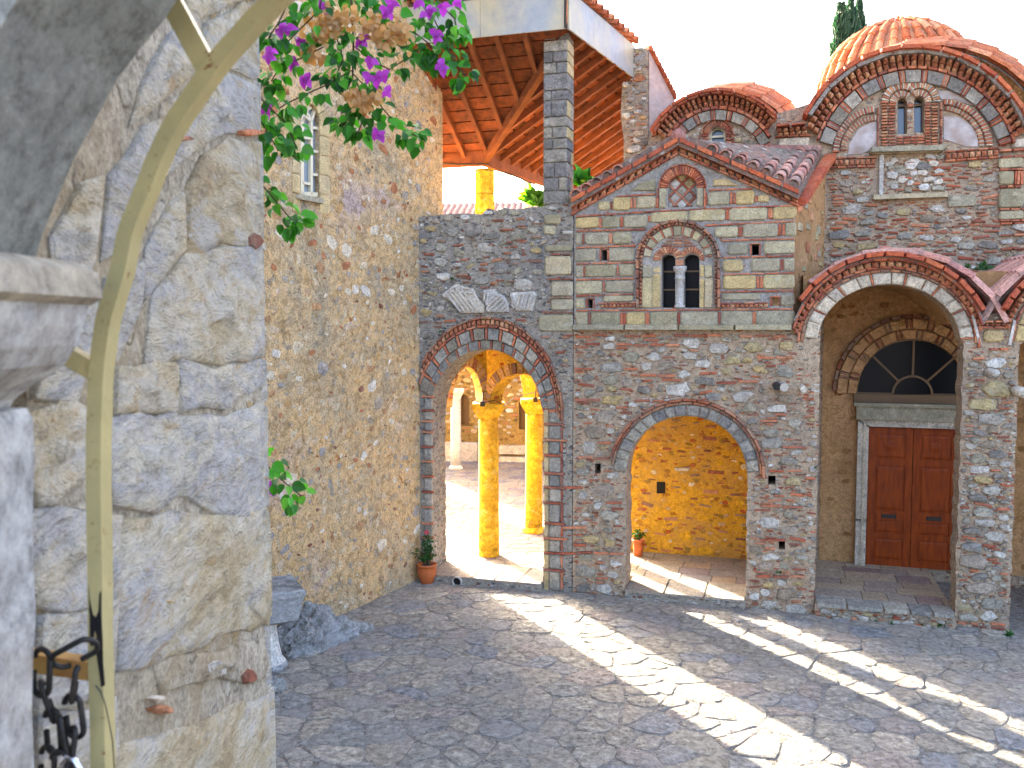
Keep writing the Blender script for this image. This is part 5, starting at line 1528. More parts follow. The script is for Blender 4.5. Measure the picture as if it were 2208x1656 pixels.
    # fascias of sheet metal
    hF = .50
    def fascia(P, Q, n, off):
        for i in range(n):
            a, b = P.lerp(Q, i / n), P.lerp(Q, (i + .995) / n); V = []
            for p in (a, b):
                for z_, o_ in ((-.08, 0), (hF, 0), (hF, .03), (-.08, .03)): V.append(p + Vector((0, 0, z_)) + off * (-o_))
            put('fascia_sheet', (V, [(0, 1, 5, 4), (1, 2, 6, 5), (2, 3, 7, 6), (3, 0, 4, 7), (0, 3, 2, 1), (4, 5, 6, 7)]), 'metal_sheet')
    fascia(A + FA.n * .05, B + FA.n * .05, 3, FA.n)
    fascia(A + TW.n * .05, C + TW.n * .05, 3, TW.n)
    # downpipe-like seam at the corner
    put('corner_seam', tube_geo([A + FA.n * .07 + Vector((0, 0, -.08)), A + FA.n * .07 + Vector((0, 0, hF))], .018, 8), 'iron')
    # tiles on the top
    zT = Vector((0, 0, hF + .02))
    for P, Q, run in ((A, B, s), (A, C, tt)):
        L = (Q - P).length; n = int(L / .24)
        V = [P + zT, Q + zT, Q + zT + run * 2 + Vector((0, 0, .05)), P + zT + run * 2 + Vector((0, 0, .05))]; V += [v + Vector((0, 0, .04)) for v in V]
        put('roof_bed', (V, [(0, 3, 2, 1), (4, 5, 6, 7), (0, 1, 5, 4), (1, 2, 6, 5), (2, 3, 7, 6), (3, 0, 4, 7)]), 'tilebed')
        for i in range(n):
            p = P.lerp(Q, (i + .5) / n) + zT + Vector((0, 0, .04)); d = run + Vector((0, 0, .30)); nr = Vector((0, 0, 1)) - run * .3
            for k in range(2): tile(root, p + d * (.38 * k - .12), d, nr, .42, .22, 'tile')
    # light fittings and cable along the plate
    pts = [Dp + tt * 1.2 + Vector((0, -.1, -.12)), Dp + tt * .5 + Vector((0, -.1, -.2)), Dp + Vector((0, -.15, -.22)), Dp + s * .9 + Vector((0, -.1, -.24)), Dp + s * 2.4 + Vector((0, -.1, -.3))]
    put('cable', tube_geo(pts, .014, 5), 'iron')
    # yellow upper column
    yc = empty('yellow_column', 'sunlit yellow stone column on the upper loggia, under the roof corner', 'column', (Dp.x, Dp.y, 4.85), 0)
    r = random.Random(4); z = 0; H = Dp.z - .3 - 4.85; k = 0
    while z < H - .02:
        h = min(H - z, r.uniform(.35, .55)); w = .185
        part('drum', mesh('drum', *shiftg(piece3(w, h - .01, r), (0, 0, z)), M['col_yellow']), yc); z += h; k += 1
    wc = empty('white_column', 'thin bright white column far back on the loggia, right of the yellow one', 'column', (0, 0, 0))
    q = at_y(1137, 383, 22); wc.location = (q.x, q.y, 4.8)
    part('shaft', mesh('shaft', *lathe_geo([(.12, 0), (.11, q.z - 4.9), (.15, q.z - 4.8)], 14), M['col_white'], True), wc)
def piece3(w, h, r):
    V = []
    for z, s in ((0, .96), (.02, 1), (h - .02, 1), (h, .96)):
        for k in range(8):
            a = math.pi / 8 + k * math.pi / 4; q = 1.06 * s; V.append((w * q * math.cos(a), w * q * math.sin(a), z))
    Fc = [(i * 8 + k, i * 8 + (k + 1) % 8, (i + 1) * 8 + (k + 1) % 8, (i + 1) * 8 + k) for i in range(3) for k in range(8)]
    return V, Fc + [tuple(range(8))[::-1], tuple(range(24, 32))]
loggia()

def right_pier():
    PF = CH.shift(-.25)
    W = Wall(PF, 'rubble_pier', 'ragged rubble pier with pink rendered side under a sloping tile edge', 'pier', PF.uz(1338, 300)[0], z0=4.0)
    uA, uB = PF.uz(1338, 300)[0], PF.uz(1400, 300)[0]
    pts = W.px([(1342, 170), (1360, 168), (1366, 104), (1385, 102), (1398, 108), (1399, 360), (1342, 360), (1345, 300), (1338, 250)])
    zlow = 5.0
    pts[5] = (pts[5][0], zlow); pts[6] = (pts[6][0], zlow)
    W.body('wall', prism(pts, [], -.5, 0), M['mortar'])
    reg = pts
    W.rubble(reg, [], [(150, 'stone', 'rubble_warm', .14, .3, .4, .7, .15, .02, .04), (500, 'stone', 'rubble', .07, .15, .5, .8, .2, .02, .035), (300, 'brick', 'brick_pale', .08, .2, .2, .3, .1, .02, .035)], 81)
    W.finish()
    # rendered side, running back and right
    a0 = PF.w(PF.uz(1399, 200)[0], 0); dvec = (TDIR * .8 + FA.t * .75).normalized()
    SF = Frame((a0.x, a0.y), math.atan2(dvec.y, dvec.x))
    sp = SF.P([(1400, 108), (1455, 215), (1455, 330), (1400, 330)])
    R = Matrix.Rotation(SF.ang - PF.ang, 4, 'Z'); o = Matrix.Rotation(-PF.ang, 4, 'Z') @ (a0 - PF.O)
    toW = lambda g: ([R @ Vector(v) + o for v in g[0]], g[1])
    W.body('rendered_side', toW(prism(sp, [], -.3, 0)), M['plaster_pink'])
    p, q = sp[0], sp[1]; n = 9
    for k in range(n):
        a = (p[0] + (q[0] - p[0]) * k / n, p[1] + (q[1] - p[1]) * k / n); b = (p[0] + (q[0] - p[0]) * (k + .93) / n, p[1] + (q[1] - p[1]) * (k + .93) / n)
        W.body('tile_edge', toW(piece_geo([(a[0], a[1] - .02), (b[0], b[1] - .02), (b[0], b[1] + .09), (a[0], a[1] + .09)], -.25, .08, .01)), M['tile_edge'])
right_pier()

# ------------------------------------------------------------------ cloister: columns, arches, far building
def column(px, base_y, cap_y, w_px, label, mat, zfloor=0.0, flare=1.35):
    b = at_z(px, base_y, zfloor); Y = b.y
    top = at_y(px, cap_y, Y).z; R = w_px / 1900 * Y / 2
    c = empty('cloister_column', label, 'column', (b.x, b.y, zfloor), 0, 'columns of the cloister')
    H = top - zfloor; capH = .30
    part('base', mesh('base', *lathe_geo([(R * flare, 0), (R * flare * 1.02, .06), (R * (1 + (flare - 1) * .6), .10), (R * 1.05, .14)], 18), mat, True), c)
    part('shaft', mesh('shaft', *lathe_geo([(R * 1.03, .14), (R, H * .3), (R * .96, H - capH - .05), (R * .99, H - capH)], 22), mat, True), c)
    q = R * 1.15; Q = R * 1.55
    V = [(sx * w, sy * w, z) for z, w in ((H - capH, q * .85), (H - capH + .05, q * .9), (H - .1, Q), (H, Q)) for sx, sy in ((-1, -1), (1, -1), (1, 1), (-1, 1))]
    Fc = [(i * 4 + k, i * 4 + (k + 1) % 4, (i + 1) * 4 + (k + 1) % 4, (i + 1) * 4 + k) for i in range(3) for k in range(4)] + [(12, 13, 14, 15)]
    part('capital', mesh('capital', V, Fc, mat), c)
    return b, top, R
c1, t1, r1 = column(1054, 1200, 868, 44, 'thick yellow marble column standing in the middle of the tall arch', M['col_yellow'], 0.0, 1.04)
c2, t2, r2 = column(1151, 1149, 860, 37, 'yellow sunlit column close behind the right jamb of the tall arch', M['col_yellow'])
c3, t3, r3 = column(983, 1012, 838, 23, 'slender white column far back at the left of the tall arch', M['col_white'])

def arch_wall(name, label, a, b, zs, ztop, th, root=None, mat='ochre', rise=None, cat='arch', brick=True):
    """arch springing between two ground points"""
    d = (b - a); L = d.length; ang = math.atan2(d.y, d.x)
    if root is None: root = empty(name, label, cat, (a.x, a.y, 0), ang)
    hw = (L - .36) / 2; rs = rise or hw
    pts = [(L / 2 + hw * math.cos(math.radians(t)), zs + rs * math.sin(math.radians(t))) for t in range(180, -1, -12)]
    out = [(0, zs)] + pts + [(L, zs), (L, ztop), (0, ztop)]
    V, Fc = prism(out, [], -th / 2, th / 2)
    part('spandrel', mesh('spandrel', V, Fc, M[mat]), root)
    if brick:
        n = 17
        for side in (-1, 1):
            for k in range(n):
                t0, t1 = math.pi * (k + .12) / n, math.pi * (k + .88) / n
                q = [((hw + e) * math.cos(t) + L / 2, zs + (rs + e) * math.sin(t)) for t, e in ((t0, .0), (t1, .0), (t1, .2), (t0, .2))]
                V, Fc = piece_geo(q, -.01, .02, .008)
                if side < 0: V = [(x, -y, z) for x, y, z in V]; Fc = [f[::-1] for f in Fc]
                off = -th / 2 * side
                V = [(x, y + off, z) for x, y, z in V]
                part('voussoir', mesh('voussoir', V, Fc, M['ochre_dim'] if k % 3 else M['brick_old']), root)
    return root
zs = (t1 + t2) / 2
sdir = (c2 - c1); sdir.z = 0
c1g, c2g = Vector((c1.x, c1.y, 0)), Vector((c2.x, c2.y, 0))
arch_wall('cloister_arch', 'yellow plastered arch springing from the middle column back to the next column', c1g, c2g, zs, 4.6, .34)
arch_wall('cloister_arch', 'plastered arch running further back from the second yellow column', c2g, c2g + sdir, zs, 4.6, .34, rise=1.25)
tw_end = TW.w(.78, 0)
fj = FA.w(FA.uz(1172, 900)[0] + .25, 0, -TH)
arch_wall('transverse_arch', 'plastered cross arch from the middle column towards the wall right of the tall gateway', c1g, fj, zs, 4.6, .3, rise=.62)
tt_ = TW.w(1.05, 0) - TW.n * .25
arch_wall('transverse_arch', 'short plastered arch between the tower corner and the middle column', tt_, c1g, zs, 4.6, .3, rise=.72)
# column under the next springing of the side row (seen only as its shadow on the court)
def fittings():
    for t, dx, lb in ((t1, -.10, 'small dark floodlight on the capital of the middle yellow column'), (t2, .02, 'small dark floodlight on the capital of the rear yellow column')):
        base = c1 if t is t1 else c2
        o = empty('flood_light', lb, 'lamp', (base.x + dx, base.y - .32, t + .02), 0)
        part('lamp_body', mesh('lamp_body', *box_geo(-.045, .045, -.03, .03, -.06, .03), M['iron']), o)
        part('bracket', mesh('bracket', *tube_geo([(0, .02, .03), (.01, .02, .17), (.02, .1, .2)], .012, 6), M['iron']), o)
    a = Vector((c1.x, c1.y - .30, t1 + .02)); w = empty('lamp_cable', 'thin dark cable looping along the column capitals', 'cable', a)
    P = [Vector((-.28, .1, .04)), Vector((-.1, 0, 0)), Vector((.12, -.02, .05)), Vector((.3, .1, -.05)), Vector((.5, .6, .06)), Vector((.95, 1.7, .08))]
    part('wire', mesh('wire', *tube_geo(P, .007, 5), M['iron']), w)
fittings()
def hidden_col():
    c = empty('cloister_column', 'yellow column hidden behind the wall between the two archways', 'column', (c2g + sdir), 0, 'columns of the cloister')
    R = r2
    part('shaft', mesh('shaft', *lathe_geo([(R * 1.2, 0), (R, .2), (R * .95, zs - .3), (R * 1.6, zs)], 18), M['col_yellow'], True), c)
hidden_col()
def upper_floor():
    a = FA.w(-.3, 0, -TH); b = FA.w(UA1, 0, -TH)
    o = empty('gallery_floor', 'floor slab of the upper loggia over the cloister walk', 'floor', (a.x, a.y, 4.6), 0)
    P = [FA.w(-.2, 4.6, -TH - .01), FA.w(UA1 - .1, 4.6, -TH - .01), FA.w(UA1 - .1, 4.6, -2.38), CH.w(CH.uz(1380, 800)[0], 4.6, .02), c2g + sdir * 1.2 + FA.t * .5 + Vector((0, 0, 4.6)), c2g + sdir * 1.2 - FA.t * .2 + Vector((0, 0, 4.6)), c1g - FA.t * .2 + Vector((0, 0, 4.6)), tt_ + Vector((0, 0, 4.6))]
    V = [p - o.location for p in P]; n = len(V); V += [v + Vector((0, 0, .22)) for v in V]
    part('slab', mesh('slab', V, [tuple(range(n))[::-1], tuple(range(n, 2 * n))] + [(i, (i + 1) % n, n + (i + 1) % n, n + i) for i in range(n)], M['ochre']), o)
upper_floor()
# raised passage floor behind the low arch
def passage():
    uL, uR = FA.uz(1275, 1200)[0], UA1
    o = structure('passage_floor', mesh('passage_floor', [(0, 0, 0)], [], M['flag_bed']))
    W_ = lambda u, d, z: FA.w(u, z, d)
    P = [W_(uL, -TH, 0), W_(uR, -TH, 0), W_(uR, -2.40, 0), W_(uL, -2.40, 0)]
    V = P + [p + Vector((0, 0, .12)) for p in P]
    o.data = mesh('passage_floor', V, [(4, 5, 6, 7), (0, 1, 5, 4), (3, 0, 4, 7)], M['flag_bed'])
    r = random.Random(6); d = TH
    while d < 2.3:
        dd = r.uniform(.3, .42); u = uL
        while u < uR - .1:
            u2 = min(uR, u + r.uniform(.4, .8))
            q = [W_(u + .008, -d - .006, .12), W_(u2 - .008, -d - .006, .12), W_(u2 - .008, -min(2.39, d + dd) + .006, .12), W_(u + .008, -min(2.39, d + dd) + .006, .12)]
            V = q + [p + Vector((0, 0, .02)) for p in q]
            part('paving_stone', mesh('paving_stone', V, [(4, 5, 6, 7), (0, 1, 5, 4), (1, 2, 6, 5), (2, 3, 7, 6), (3, 0, 4, 7)], M['flag']), o); u = u2
        d += dd
passage()

def far_building():
    FB = Frame((-3.9, 28.4), math.radians(-6))
    W = Wall(FB, 'far_cloister_building', 'tan building across the inner court, seen through the tall arch, with tiled roof', 'building', 0)
    wins = [[(994, 918), (1012, 918), (1012, 862), (1007, 853), (994, 850)], [(1119, 926), (1135, 926), (1135, 868), (1119, 868)]]
    L = 7.4
    zr = 7.2
    hs = [W.px(w) for w in wins]
    W.body('wall', prism([(0, 0), (L, 0), (L, zr), (0, zr)], hs, -.4, 0), M['ochre_far'])
    W.body('wall', box_geo(0, L, .42, 4, 0, zr), M['ochre_far'])
    W.body('buttress', box_geo(-2.6, -1.7, .2, 1.2, 0, 3.9), M['ochre_far'])  # unseen block added to cast a band of shade across the court
    for h in hs: W.body('window', prism(h, [], -.3, -.26), M['brown_paint'])
    W.rubble([(0.9, .9), (4.4, .9), (4.4, 3.9), (.9, 3.9)], hs, [(500, 'stone', 'rubble_warm', .12, .3, .4, .7, .15, .03, .03), (500, 'brick', 'brick_pale', .12, .25, .2, .3, .1, .03, .03)], 91)
    # marble benches along the foot
    for (x0, x1, y0, y1) in ((958, 1029, 955, 1003), (1075, 1135, 962, 980), (1075, 1160, 985, 1010)):
        W.rect('marble_slab', M['voussoir_white'], x0, y0, x1, y1, 0, .25, .02)
    W.finish()
    # tiled roof slope
    Vt, Ft = [], []
    zb, depth = zr, 3.2; rise = 1.35
    n = int((L + .4) / .07)
    for i in range(n + 1):
        u = -.2 + i * .07; ph = abs(math.sin(i * math.pi / 3)) * .07
        for j in range(9):
            t = j / 8; Vt.append((u, -.35 + depth * t, zb + rise * t + ph + (.0 if j % 2 else .02)))
    for i in range(n):
        for j in range(8): Ft.append((i * 9 + j, (i + 1) * 9 + j, (i + 1) * 9 + j + 1, i * 9 + j + 1))
    W.body('roof', (Vt, Ft), M['tile_pink'], kind='stuff')
far_building()

# ------------------------------------------------------------------ leaves, pots, small plants
def leaf_geo(heart=False):
    # blade along +y, folded on the midrib
    L = [(0, 0), (.26, .10), (.38, .30), (.33, .55), (.17, .80), (0, 1.0)]
    V = [(0, 0, 0), (0, .33, -.05), (0, .66, -.05), (0, 1, -.16)]
    R = [(.27, .08, .06), (.38, .34, .08), (.26, .68, .04)]
    V += R + [(-x, y, z) for x, y, z in R]
    Fc = [(0, 4, 5, 1), (1, 5, 6, 2), (2, 6, 3), (0, 1, 8, 7), (1, 2, 9, 8), (2, 3, 9)]
    return V, Fc
LG = leaf_geo()
def leaf_meshes(mat, n=3, nm='leaf'):
    out = []
    for k in range(n):
        r = random.Random(k + 50)
        V = [(x * (1 + r.uniform(-.1, .1)), y, z * (1 + k * .8) - (.12 * k) * y * y) for x, y, z in LG[0]]
        out.append(mesh(nm, V, LG[1], mat, True))
    return out
LM = leaf_meshes(M['leaf']); LD = leaf_meshes(M['leaf_dark']); LY = leaf_meshes(M['leaf_yel']); BM = leaf_meshes(M['bract'], 3, 'bract'); BD = leaf_meshes(M['bract_dry'], 3, 'dry_bract')
def orient(p, d, nrm, s, wid=1.0):
    y = d.normalized(); z = (nrm - y * nrm.dot(y)).normalized(); x = y.cross(z)
    return Matrix(((x.x * s * wid, y.x * s, z.x * s, p.x), (x.y * s * wid, y.y * s, z.y * s, p.y), (x.z * s * wid, y.z * s, z.z * s, p.z), (0, 0, 0, 1)))

def bougainvillea():
    base = at_y(700, -300, 3.9)
    root = empty('bougainvillea', 'hanging bougainvillea branches with green leaves and magenta flowers beside the gateway', 'climbing plant', base)
    inv = Matrix.Translation(-base); r = random.Random(77)
    # (points in picture, depth, leaf density per sprig)
    stems = [
        ([(750, -120), (757, 0), (762, 90), (760, 170), (765, 230), (740, 270)], 3.9, 30, 5),
        ([(760, 60), (700, 100), (640, 130), (600, 150), (585, 175)], 3.8, 15, 3),
        ([(762, 150), (700, 185), (655, 205), (615, 225), (600, 235)], 3.8, 12, 2.5),
        ([(762, 160), (800, 200), (830, 240), (860, 275), (900, 295)], 3.9, 18, 3),
        ([(765, 100), (800, 130), (840, 150), (870, 130), (900, 110)], 3.9, 14, 3),
        ([(700, -60), (690, 20), (650, 60), (620, 90), (590, 110)], 3.7, 18, 3),
        ([(800, -60), (830, 20), (880, 60), (920, 90), (945, 120)], 3.9, 20, 3),
        ([(880, -40), (930, 30), (960, 90), (975, 130), (1005, 165)], 3.9, 18, 3),
        ([(900, -40), (950, 10), (980, 40), (988, 75)], 3.9, 14, 2),
        ([(640, -60), (620, 10), (600, 50), (580, 80)], 3.6, 12, 3),
        ([(720, -60), (780, 0), (830, 40), (850, 90)], 4.0, 18, 3),
        ([(560, 210), (590, 240), (620, 270), (640, 320)], 3.45, 12, 2.5),
        ([(556, 250), (580, 290), (600, 325)], 3.45, 9, 2.5),
        ([(548, 380), (575, 410), (600, 440), (625, 470), (640, 480)], 3.45, 13, 2.5),
        ([(560, 985), (590, 1020), (620, 1045), (650, 1070)], 3.45, 9, 2.5),
        ([(680, 0), (720, 60), (740, 130), (720, 170)], 3.8, 14, 3),
        ([(770, 180), (790, 240), (770, 290)], 3.85, 10, 2),
    ]
    pos = []
    for pts, Y, n, rad in stems:
        P = [at_y(x, y, Y + r.uniform(-.05, .05)) for x, y in pts]
        part('stem', mesh('stem', *tube_geo([inv @ p for p in P], [.0045 if rad == 5 else .003] * len(P), 5), M['bark']), root)
        seg = [(P[i], P[i + 1]) for i in range(len(P) - 1)]; lens = [(b - a).length for a, b in seg]; T = sum(lens)
        for k in range(int(n * 3.3)):
            t = (k + r.random()) / (n * 2) * T
            for (a, b), L in zip(seg, lens):
                if t <= L: break
                t -= L
            p = a.lerp(b, min(1, t / L)); ax = (b - a).normalized()
            side = Vector((r.gauss(0, 1), r.gauss(0, .7), r.gauss(-.1, .8))); side = (side - ax * side.dot(ax)).normalized()
            pos.append((p, ax, side, Y))
    r.shuffle(pos)
    rest = []
    for i, (p, ax, side, Y) in enumerate(pos):
        d = (side * 1.0 + Vector((0, 0, -.75)) + ax * .5 + Vector((r.gauss(0, .2), r.gauss(0, .2), 0))).normalized()
        nrm = Vector((r.gauss(0, .5), -r.uniform(.3, 1.2), r.uniform(.1, 1.2)))
        pp = p + side * r.uniform(.01, .055); s = r.uniform(.036, .060)
        m = orient(inv @ pp, d, nrm, s, r.uniform(.85, 1.15))
        if i < 290: part('leaf', LM[i % 3], root, m)
        else:
            V, Fc = LG; rest.append(([m @ Vector(v) for v in V], Fc))
    part('small_leaves', mesh('small_leaves', *merge(rest), M['leaf'], True), root, None, None, 'stuff')
    # magenta flowers: three bracts each
    fl = [(585, 110), (603, 68), (612, 60), (648, 88), (655, 92), (660, 172), (634, 135), (655, 170), (830, 20), (845, 8), (838, 30), (795, 168), (812, 172), (826, 160), (800, 133), (820, 293), (812, 290), (940, 72), (943, 82), (955, 148), (950, 140), (780, 88), (784, 80), (930, 20), (955, 15), (920, 28), (690, 10), (700, 20), (590, 1055), (578, 1050), (572, 240), (835, 200), (985, 5), (905, 5), (620, 62), (580, 125)]
    for (x, y) in fl:
        c = inv @ at_y(x, y, 3.75 if x > 620 else 3.5); a0 = r.uniform(0, 6.28)
        for k in range(3):
            a = a0 + k * 2.09; d = Vector((math.cos(a), r.uniform(-.3, .3), math.sin(a) - .3))
            part('bract', BM[k], root, orient(c, d, Vector((math.cos(a) * .3, -1, .2)), r.uniform(.026, .040), 1.15))
    dry = [(665, 115, 40), (700, 60, 50), (860, 70, 42), (800, 60, 40), (775, 215, 24), (790, 228, 22), (760, 205, 18), (810, 210, 18), (740, 40, 40), (690, 75, 30), (830, 90, 30)]
    for (x, y, w) in dry:
        for k in range(int(w * 1.1)):
            c = inv @ at_y(x + r.gauss(0, w * .40), y + r.gauss(0, w * .36), 3.75 + r.uniform(-.04, .04))
            a = r.uniform(0, 6.28)
            m = orient(c, Vector((math.cos(a), r.uniform(-.6, .6), math.sin(a))), Vector((r.gauss(0, .5), -1, r.gauss(0, .5))), r.uniform(.02, .036), 1.25)
            rest2.append(([m @ Vector(v) for v in LG[0]], LG[1]))
    part('dried_bracts', mesh('dried_bracts', *merge(rest2), M['bract_dry'], True), root, None, None, 'stuff')
rest2 = []
bougainvillea()

def pot(loc, R, H, label, style):
    root = empty('flower_pot', label, 'potted plant', loc)
    prof = [(R * .55, 0), (R * .62, .01), (R * .88, H * .45), (R * .96, H * .68), (R * .86, H * .88), (R * 1.0, H * .90), (R * 1.0, H), (R * .86, H), (R * .84, H * .92)]
    if style: prof = [(R * .7, 0), (R * .8, H * .5), (R * .85, H * .85), (R, H * .87), (R, H), (R * .88, H), (R * .86, H * .93)]
    part('pot', mesh('pot', *lathe_geo(prof, 24), M['pot'], True), root)
    part('soil', mesh('soil', *lathe_geo([(R * .84, H * .90), (R * .5, H * .93)], 16), M['soil']), root)
    return root, random.Random(int(R * 1000))
p0 = at_z(921, 1257, 0.0)
Rp = 22 / 1900 * p0.y; Hp = 43 / 1900 * p0.y
rt, r = pot((p0.x, p0.y, 0), Rp, Hp, 'round terracotta pot with a leafy rose at the left foot of the tall arch', 0)
def shrub(rt, r, H0, sprigs, LMs, s0, s1, red=0):
    n = 0
    for (dx, dz, k) in sprigs:
        top = Vector((dx, r.uniform(-.06, .06), H0 + dz)); b = Vector((dx * .1, 0, H0 * .9))
        mid = b.lerp(top, .5) + Vector((dx * .1, r.uniform(-.03, .03), .03))
        part('stem', mesh('stem', *tube_geo([b, mid, top], [.006, .005, .003], 5), M['bark']), rt)
        for i in range(k):
            t = .25 + .75 * i / k; p = b.lerp(mid, t * 2) if t < .5 else mid.lerp(top, t * 2 - 1)
            a = r.uniform(0, 6.28); d = Vector((math.cos(a), math.sin(a), r.uniform(-.5, .5)))
            part('leaf', LMs[i % 3], rt, orient(p + d * r.uniform(0, .04), d, Vector((0, -.5, 1)), r.uniform(s0, s1)))
    return rt
shrub(rt, r, Hp, [(0, .52, 34), (.05, .42, 30), (-.05, .40, 30), (-.16, .26, 18), (.1, .30, 20), (.02, .30, 24), (-.22, .20, 14), (.0, .2, 22), (.12, .18, 14)], LD, .035, .06)
for k in range(7):
    a = k * .9; part('petal', mesh('petal', LG[0], LG[1], M['flower_red'], True), rt, orient(Vector((.0, -.02, Hp + .54)), Vector((math.cos(a), -.3, math.sin(a))), Vector((0, -1, .2)), .045, 1.3))
q = CH.uz(1376, 1195, .35); pw = CH.w(q[0], .14, .35)
rt, r = pot((pw.x, pw.y, .14), .115, .31, 'terracotta pot with a small green bush inside the low arch, by its left side', 1)
shrub(rt, r, .31, [(0, .16, 22), (.08, .12, 18), (-.08, .12, 18), (.04, .15, 18), (-.04, .15, 18), (.11, .06, 12)], LD, .03, .05)

def weed(px, py, frame, d, size, label, n=26, key=None, Y=None):
    if frame: u, z = frame.uz(px, py, d); p = frame.w(u, z, d)
    elif Y: p = at_y(px, py, Y)
    else: p = at_z(px, py, 0.0)
    root = empty('weed', label, 'plant', p, 0, 'small weeds growing on the masonry'); r = random.Random(int(px))
    me = key or LD
    for k in range(n):
        a = r.uniform(0, 6.28); e = r.uniform(.2, 1.3); dd = Vector((math.cos(a) * math.cos(e), math.sin(a) * math.cos(e) - .2, math.sin(e)))
        part('leaf', me[k % 3], root, orient(dd * r.uniform(0, size * .5), dd, Vector((0, -1, .6)), r.uniform(size * .3, size * .7), .8))
for i, (x, y, fr, d, s, lb) in enumerate([
        (2116, 583, FA, -1.2, .16, 'green weed tuft on the roof valley right of the porch gable'), (2085, 578, FA, -1.4, .08, 'tiny weed just left of the larger tuft in the porch roof valley'),
        (1921, 1347, None, 0, .07, 'weed at the foot of the porch step, middle of the riser'), (1985, 1350, None, 0, .06, 'weed at the foot of the step, between two others'),
        (2030, 1352, None, 0, .10, 'weed at the right end of the porch step'), (2175, 1372, None, 0, .09, 'weed at the foot of the right-hand porch pier'),
        (1890, 1342, None, 0, .05, 'smallest weed under the white edging slabs'), (1681, 1237, FA, .03, .06, 'sprig in the rubble right of the low arch, near the ground'),
        (1211, 1250, FA, .03, .06, 'sprig at the foot of the wall between the two arches'), (950, 718, FA, .1, .06, 'sprig on the upper left of the tall arch ring'),
        (1044, 690, FA, .1, .05, 'sprig on the crown of the tall arch'), (974, 604, FA, .04, .06, 'dark sprig above the carved marble fragments'),
        (1758, 1010, FA, .03, .04, 'sprig on the plastered edge left of the porch')]):
    weed(x, y, fr, d, s, lb, 10 if s < .08 else 24)
weed(1152, 438, FA, -.5, .3, 'sunlit yellow-green bush behind the wall top, left of the stone pillar', 60, LY)
weed(1255, 400, FA, -.9, .32, 'green bush squeezed between the stone pillar and the pavilion roof', 60, LM)
weed(1160, 446, FA, -.3, .22, 'low yellow-green leaves lying on the wall top beside the pillar', 40, LY)

# drain pipe mouth by the gateway step
u, z = FA.uz(987, 1253, .17); pp = FA.w(u, z, .17)
dp = empty('drain_pipe', 'dark round drain mouth in the low step of the tall arch', 'pipe', pp, FA.ang)
def ring_tube(R, r_, L, seg=18):
    V, Fc = [], []
    for y, rad in ((0, R), (-L, R), (-L, r_), (0.0, r_)):
        for k in range(seg): a = 2 * math.pi * k / seg; V.append((rad * math.cos(a), y, rad * math.sin(a)))
    for i in range(3):
        for k in range(seg): Fc.append((i * seg + k, i * seg + (k + 1) % seg, (i + 1) * seg + (k + 1) % seg, (i + 1) * seg + k))
    return V, Fc
part('rim', mesh('rim', *ring_tube(.085, .07, .06), M['pipe'], True), dp)
part('bore', mesh('bore', [(.07 * math.cos(a * .4488), -.008, .07 * math.sin(a * .4488)) for a in range(14)], [tuple(range(14))[::-1]], M['dark']), dp)  # near-black disc paints the shade inside the pipe
u, z = FA.uz(1228, 502, .05); pp = FA.w(u, z, .05)
dp = empty('roof_spout', 'short pale pipe sticking out left of the pavilion', 'pipe', pp, FA.ang)
part('pipe', mesh('pipe', *tube_geo([(.06, -.02, 0), (-.09, -.09, 0)], .025, 12), M['pipe'], True), dp)

# ------------------------------------------------------------------ marble font and rocks by the tower
def font():
    b = at_z(588, 1450, 0); Y = b.y
    root = empty('marble_font', 'grey marble table on a fluted flaring column at the foot of the tower', 'font', (b.x - .06, b.y + .1, 0))
    s = Y / 1900
    ztop = at_y(590, 1262, Y + .1).z; zs_ = at_y(590, 1345, Y).z
    R0, R1 = 36 * s, 14 * s
    prof = [(R0 * 1.05, 0), (R0 * 1.1, .06), (R0, .10), (R0 * .72, .18), (R1 * 1.45, .34), (R1 * 1.2, zs_ * .8), (R1 * 1.2, zs_)]
    part('shaft', mesh('shaft', *lathe_geo(prof[2:], 32, .09), M['marble'], False), root)
    part('base', mesh('base', *lathe_geo(prof[:3], 24), M['rock'], True), root)
    a = .38
    def sq(w, z, rot=.45): return [(w * (c * math.cos(rot) - s_ * math.sin(rot)), w * (c * math.sin(rot) + s_ * math.cos(rot)), z) for c, s_ in ((-1, -1), (1, -1), (1, 1), (-1, 1))]
    L = [sq(.17, zs_), sq(a * .78, zs_ + .06), sq(a * .95, ztop - .1), sq(a, ztop - .09), sq(a, ztop - .02), sq(a * .95, ztop)]
    V = [p for l in L for p in l]; Fc = [(i * 4 + k, i * 4 + (k + 1) % 4, (i + 1) * 4 + (k + 1) % 4, (i + 1) * 4 + k) for i in range(5) for k in range(4)] + [(20, 21, 22, 23), (3, 2, 1, 0)]
    part('table_slab', mesh('table_slab', V, Fc, M['rock']), root)
font()
from mathutils import noise as mnoise
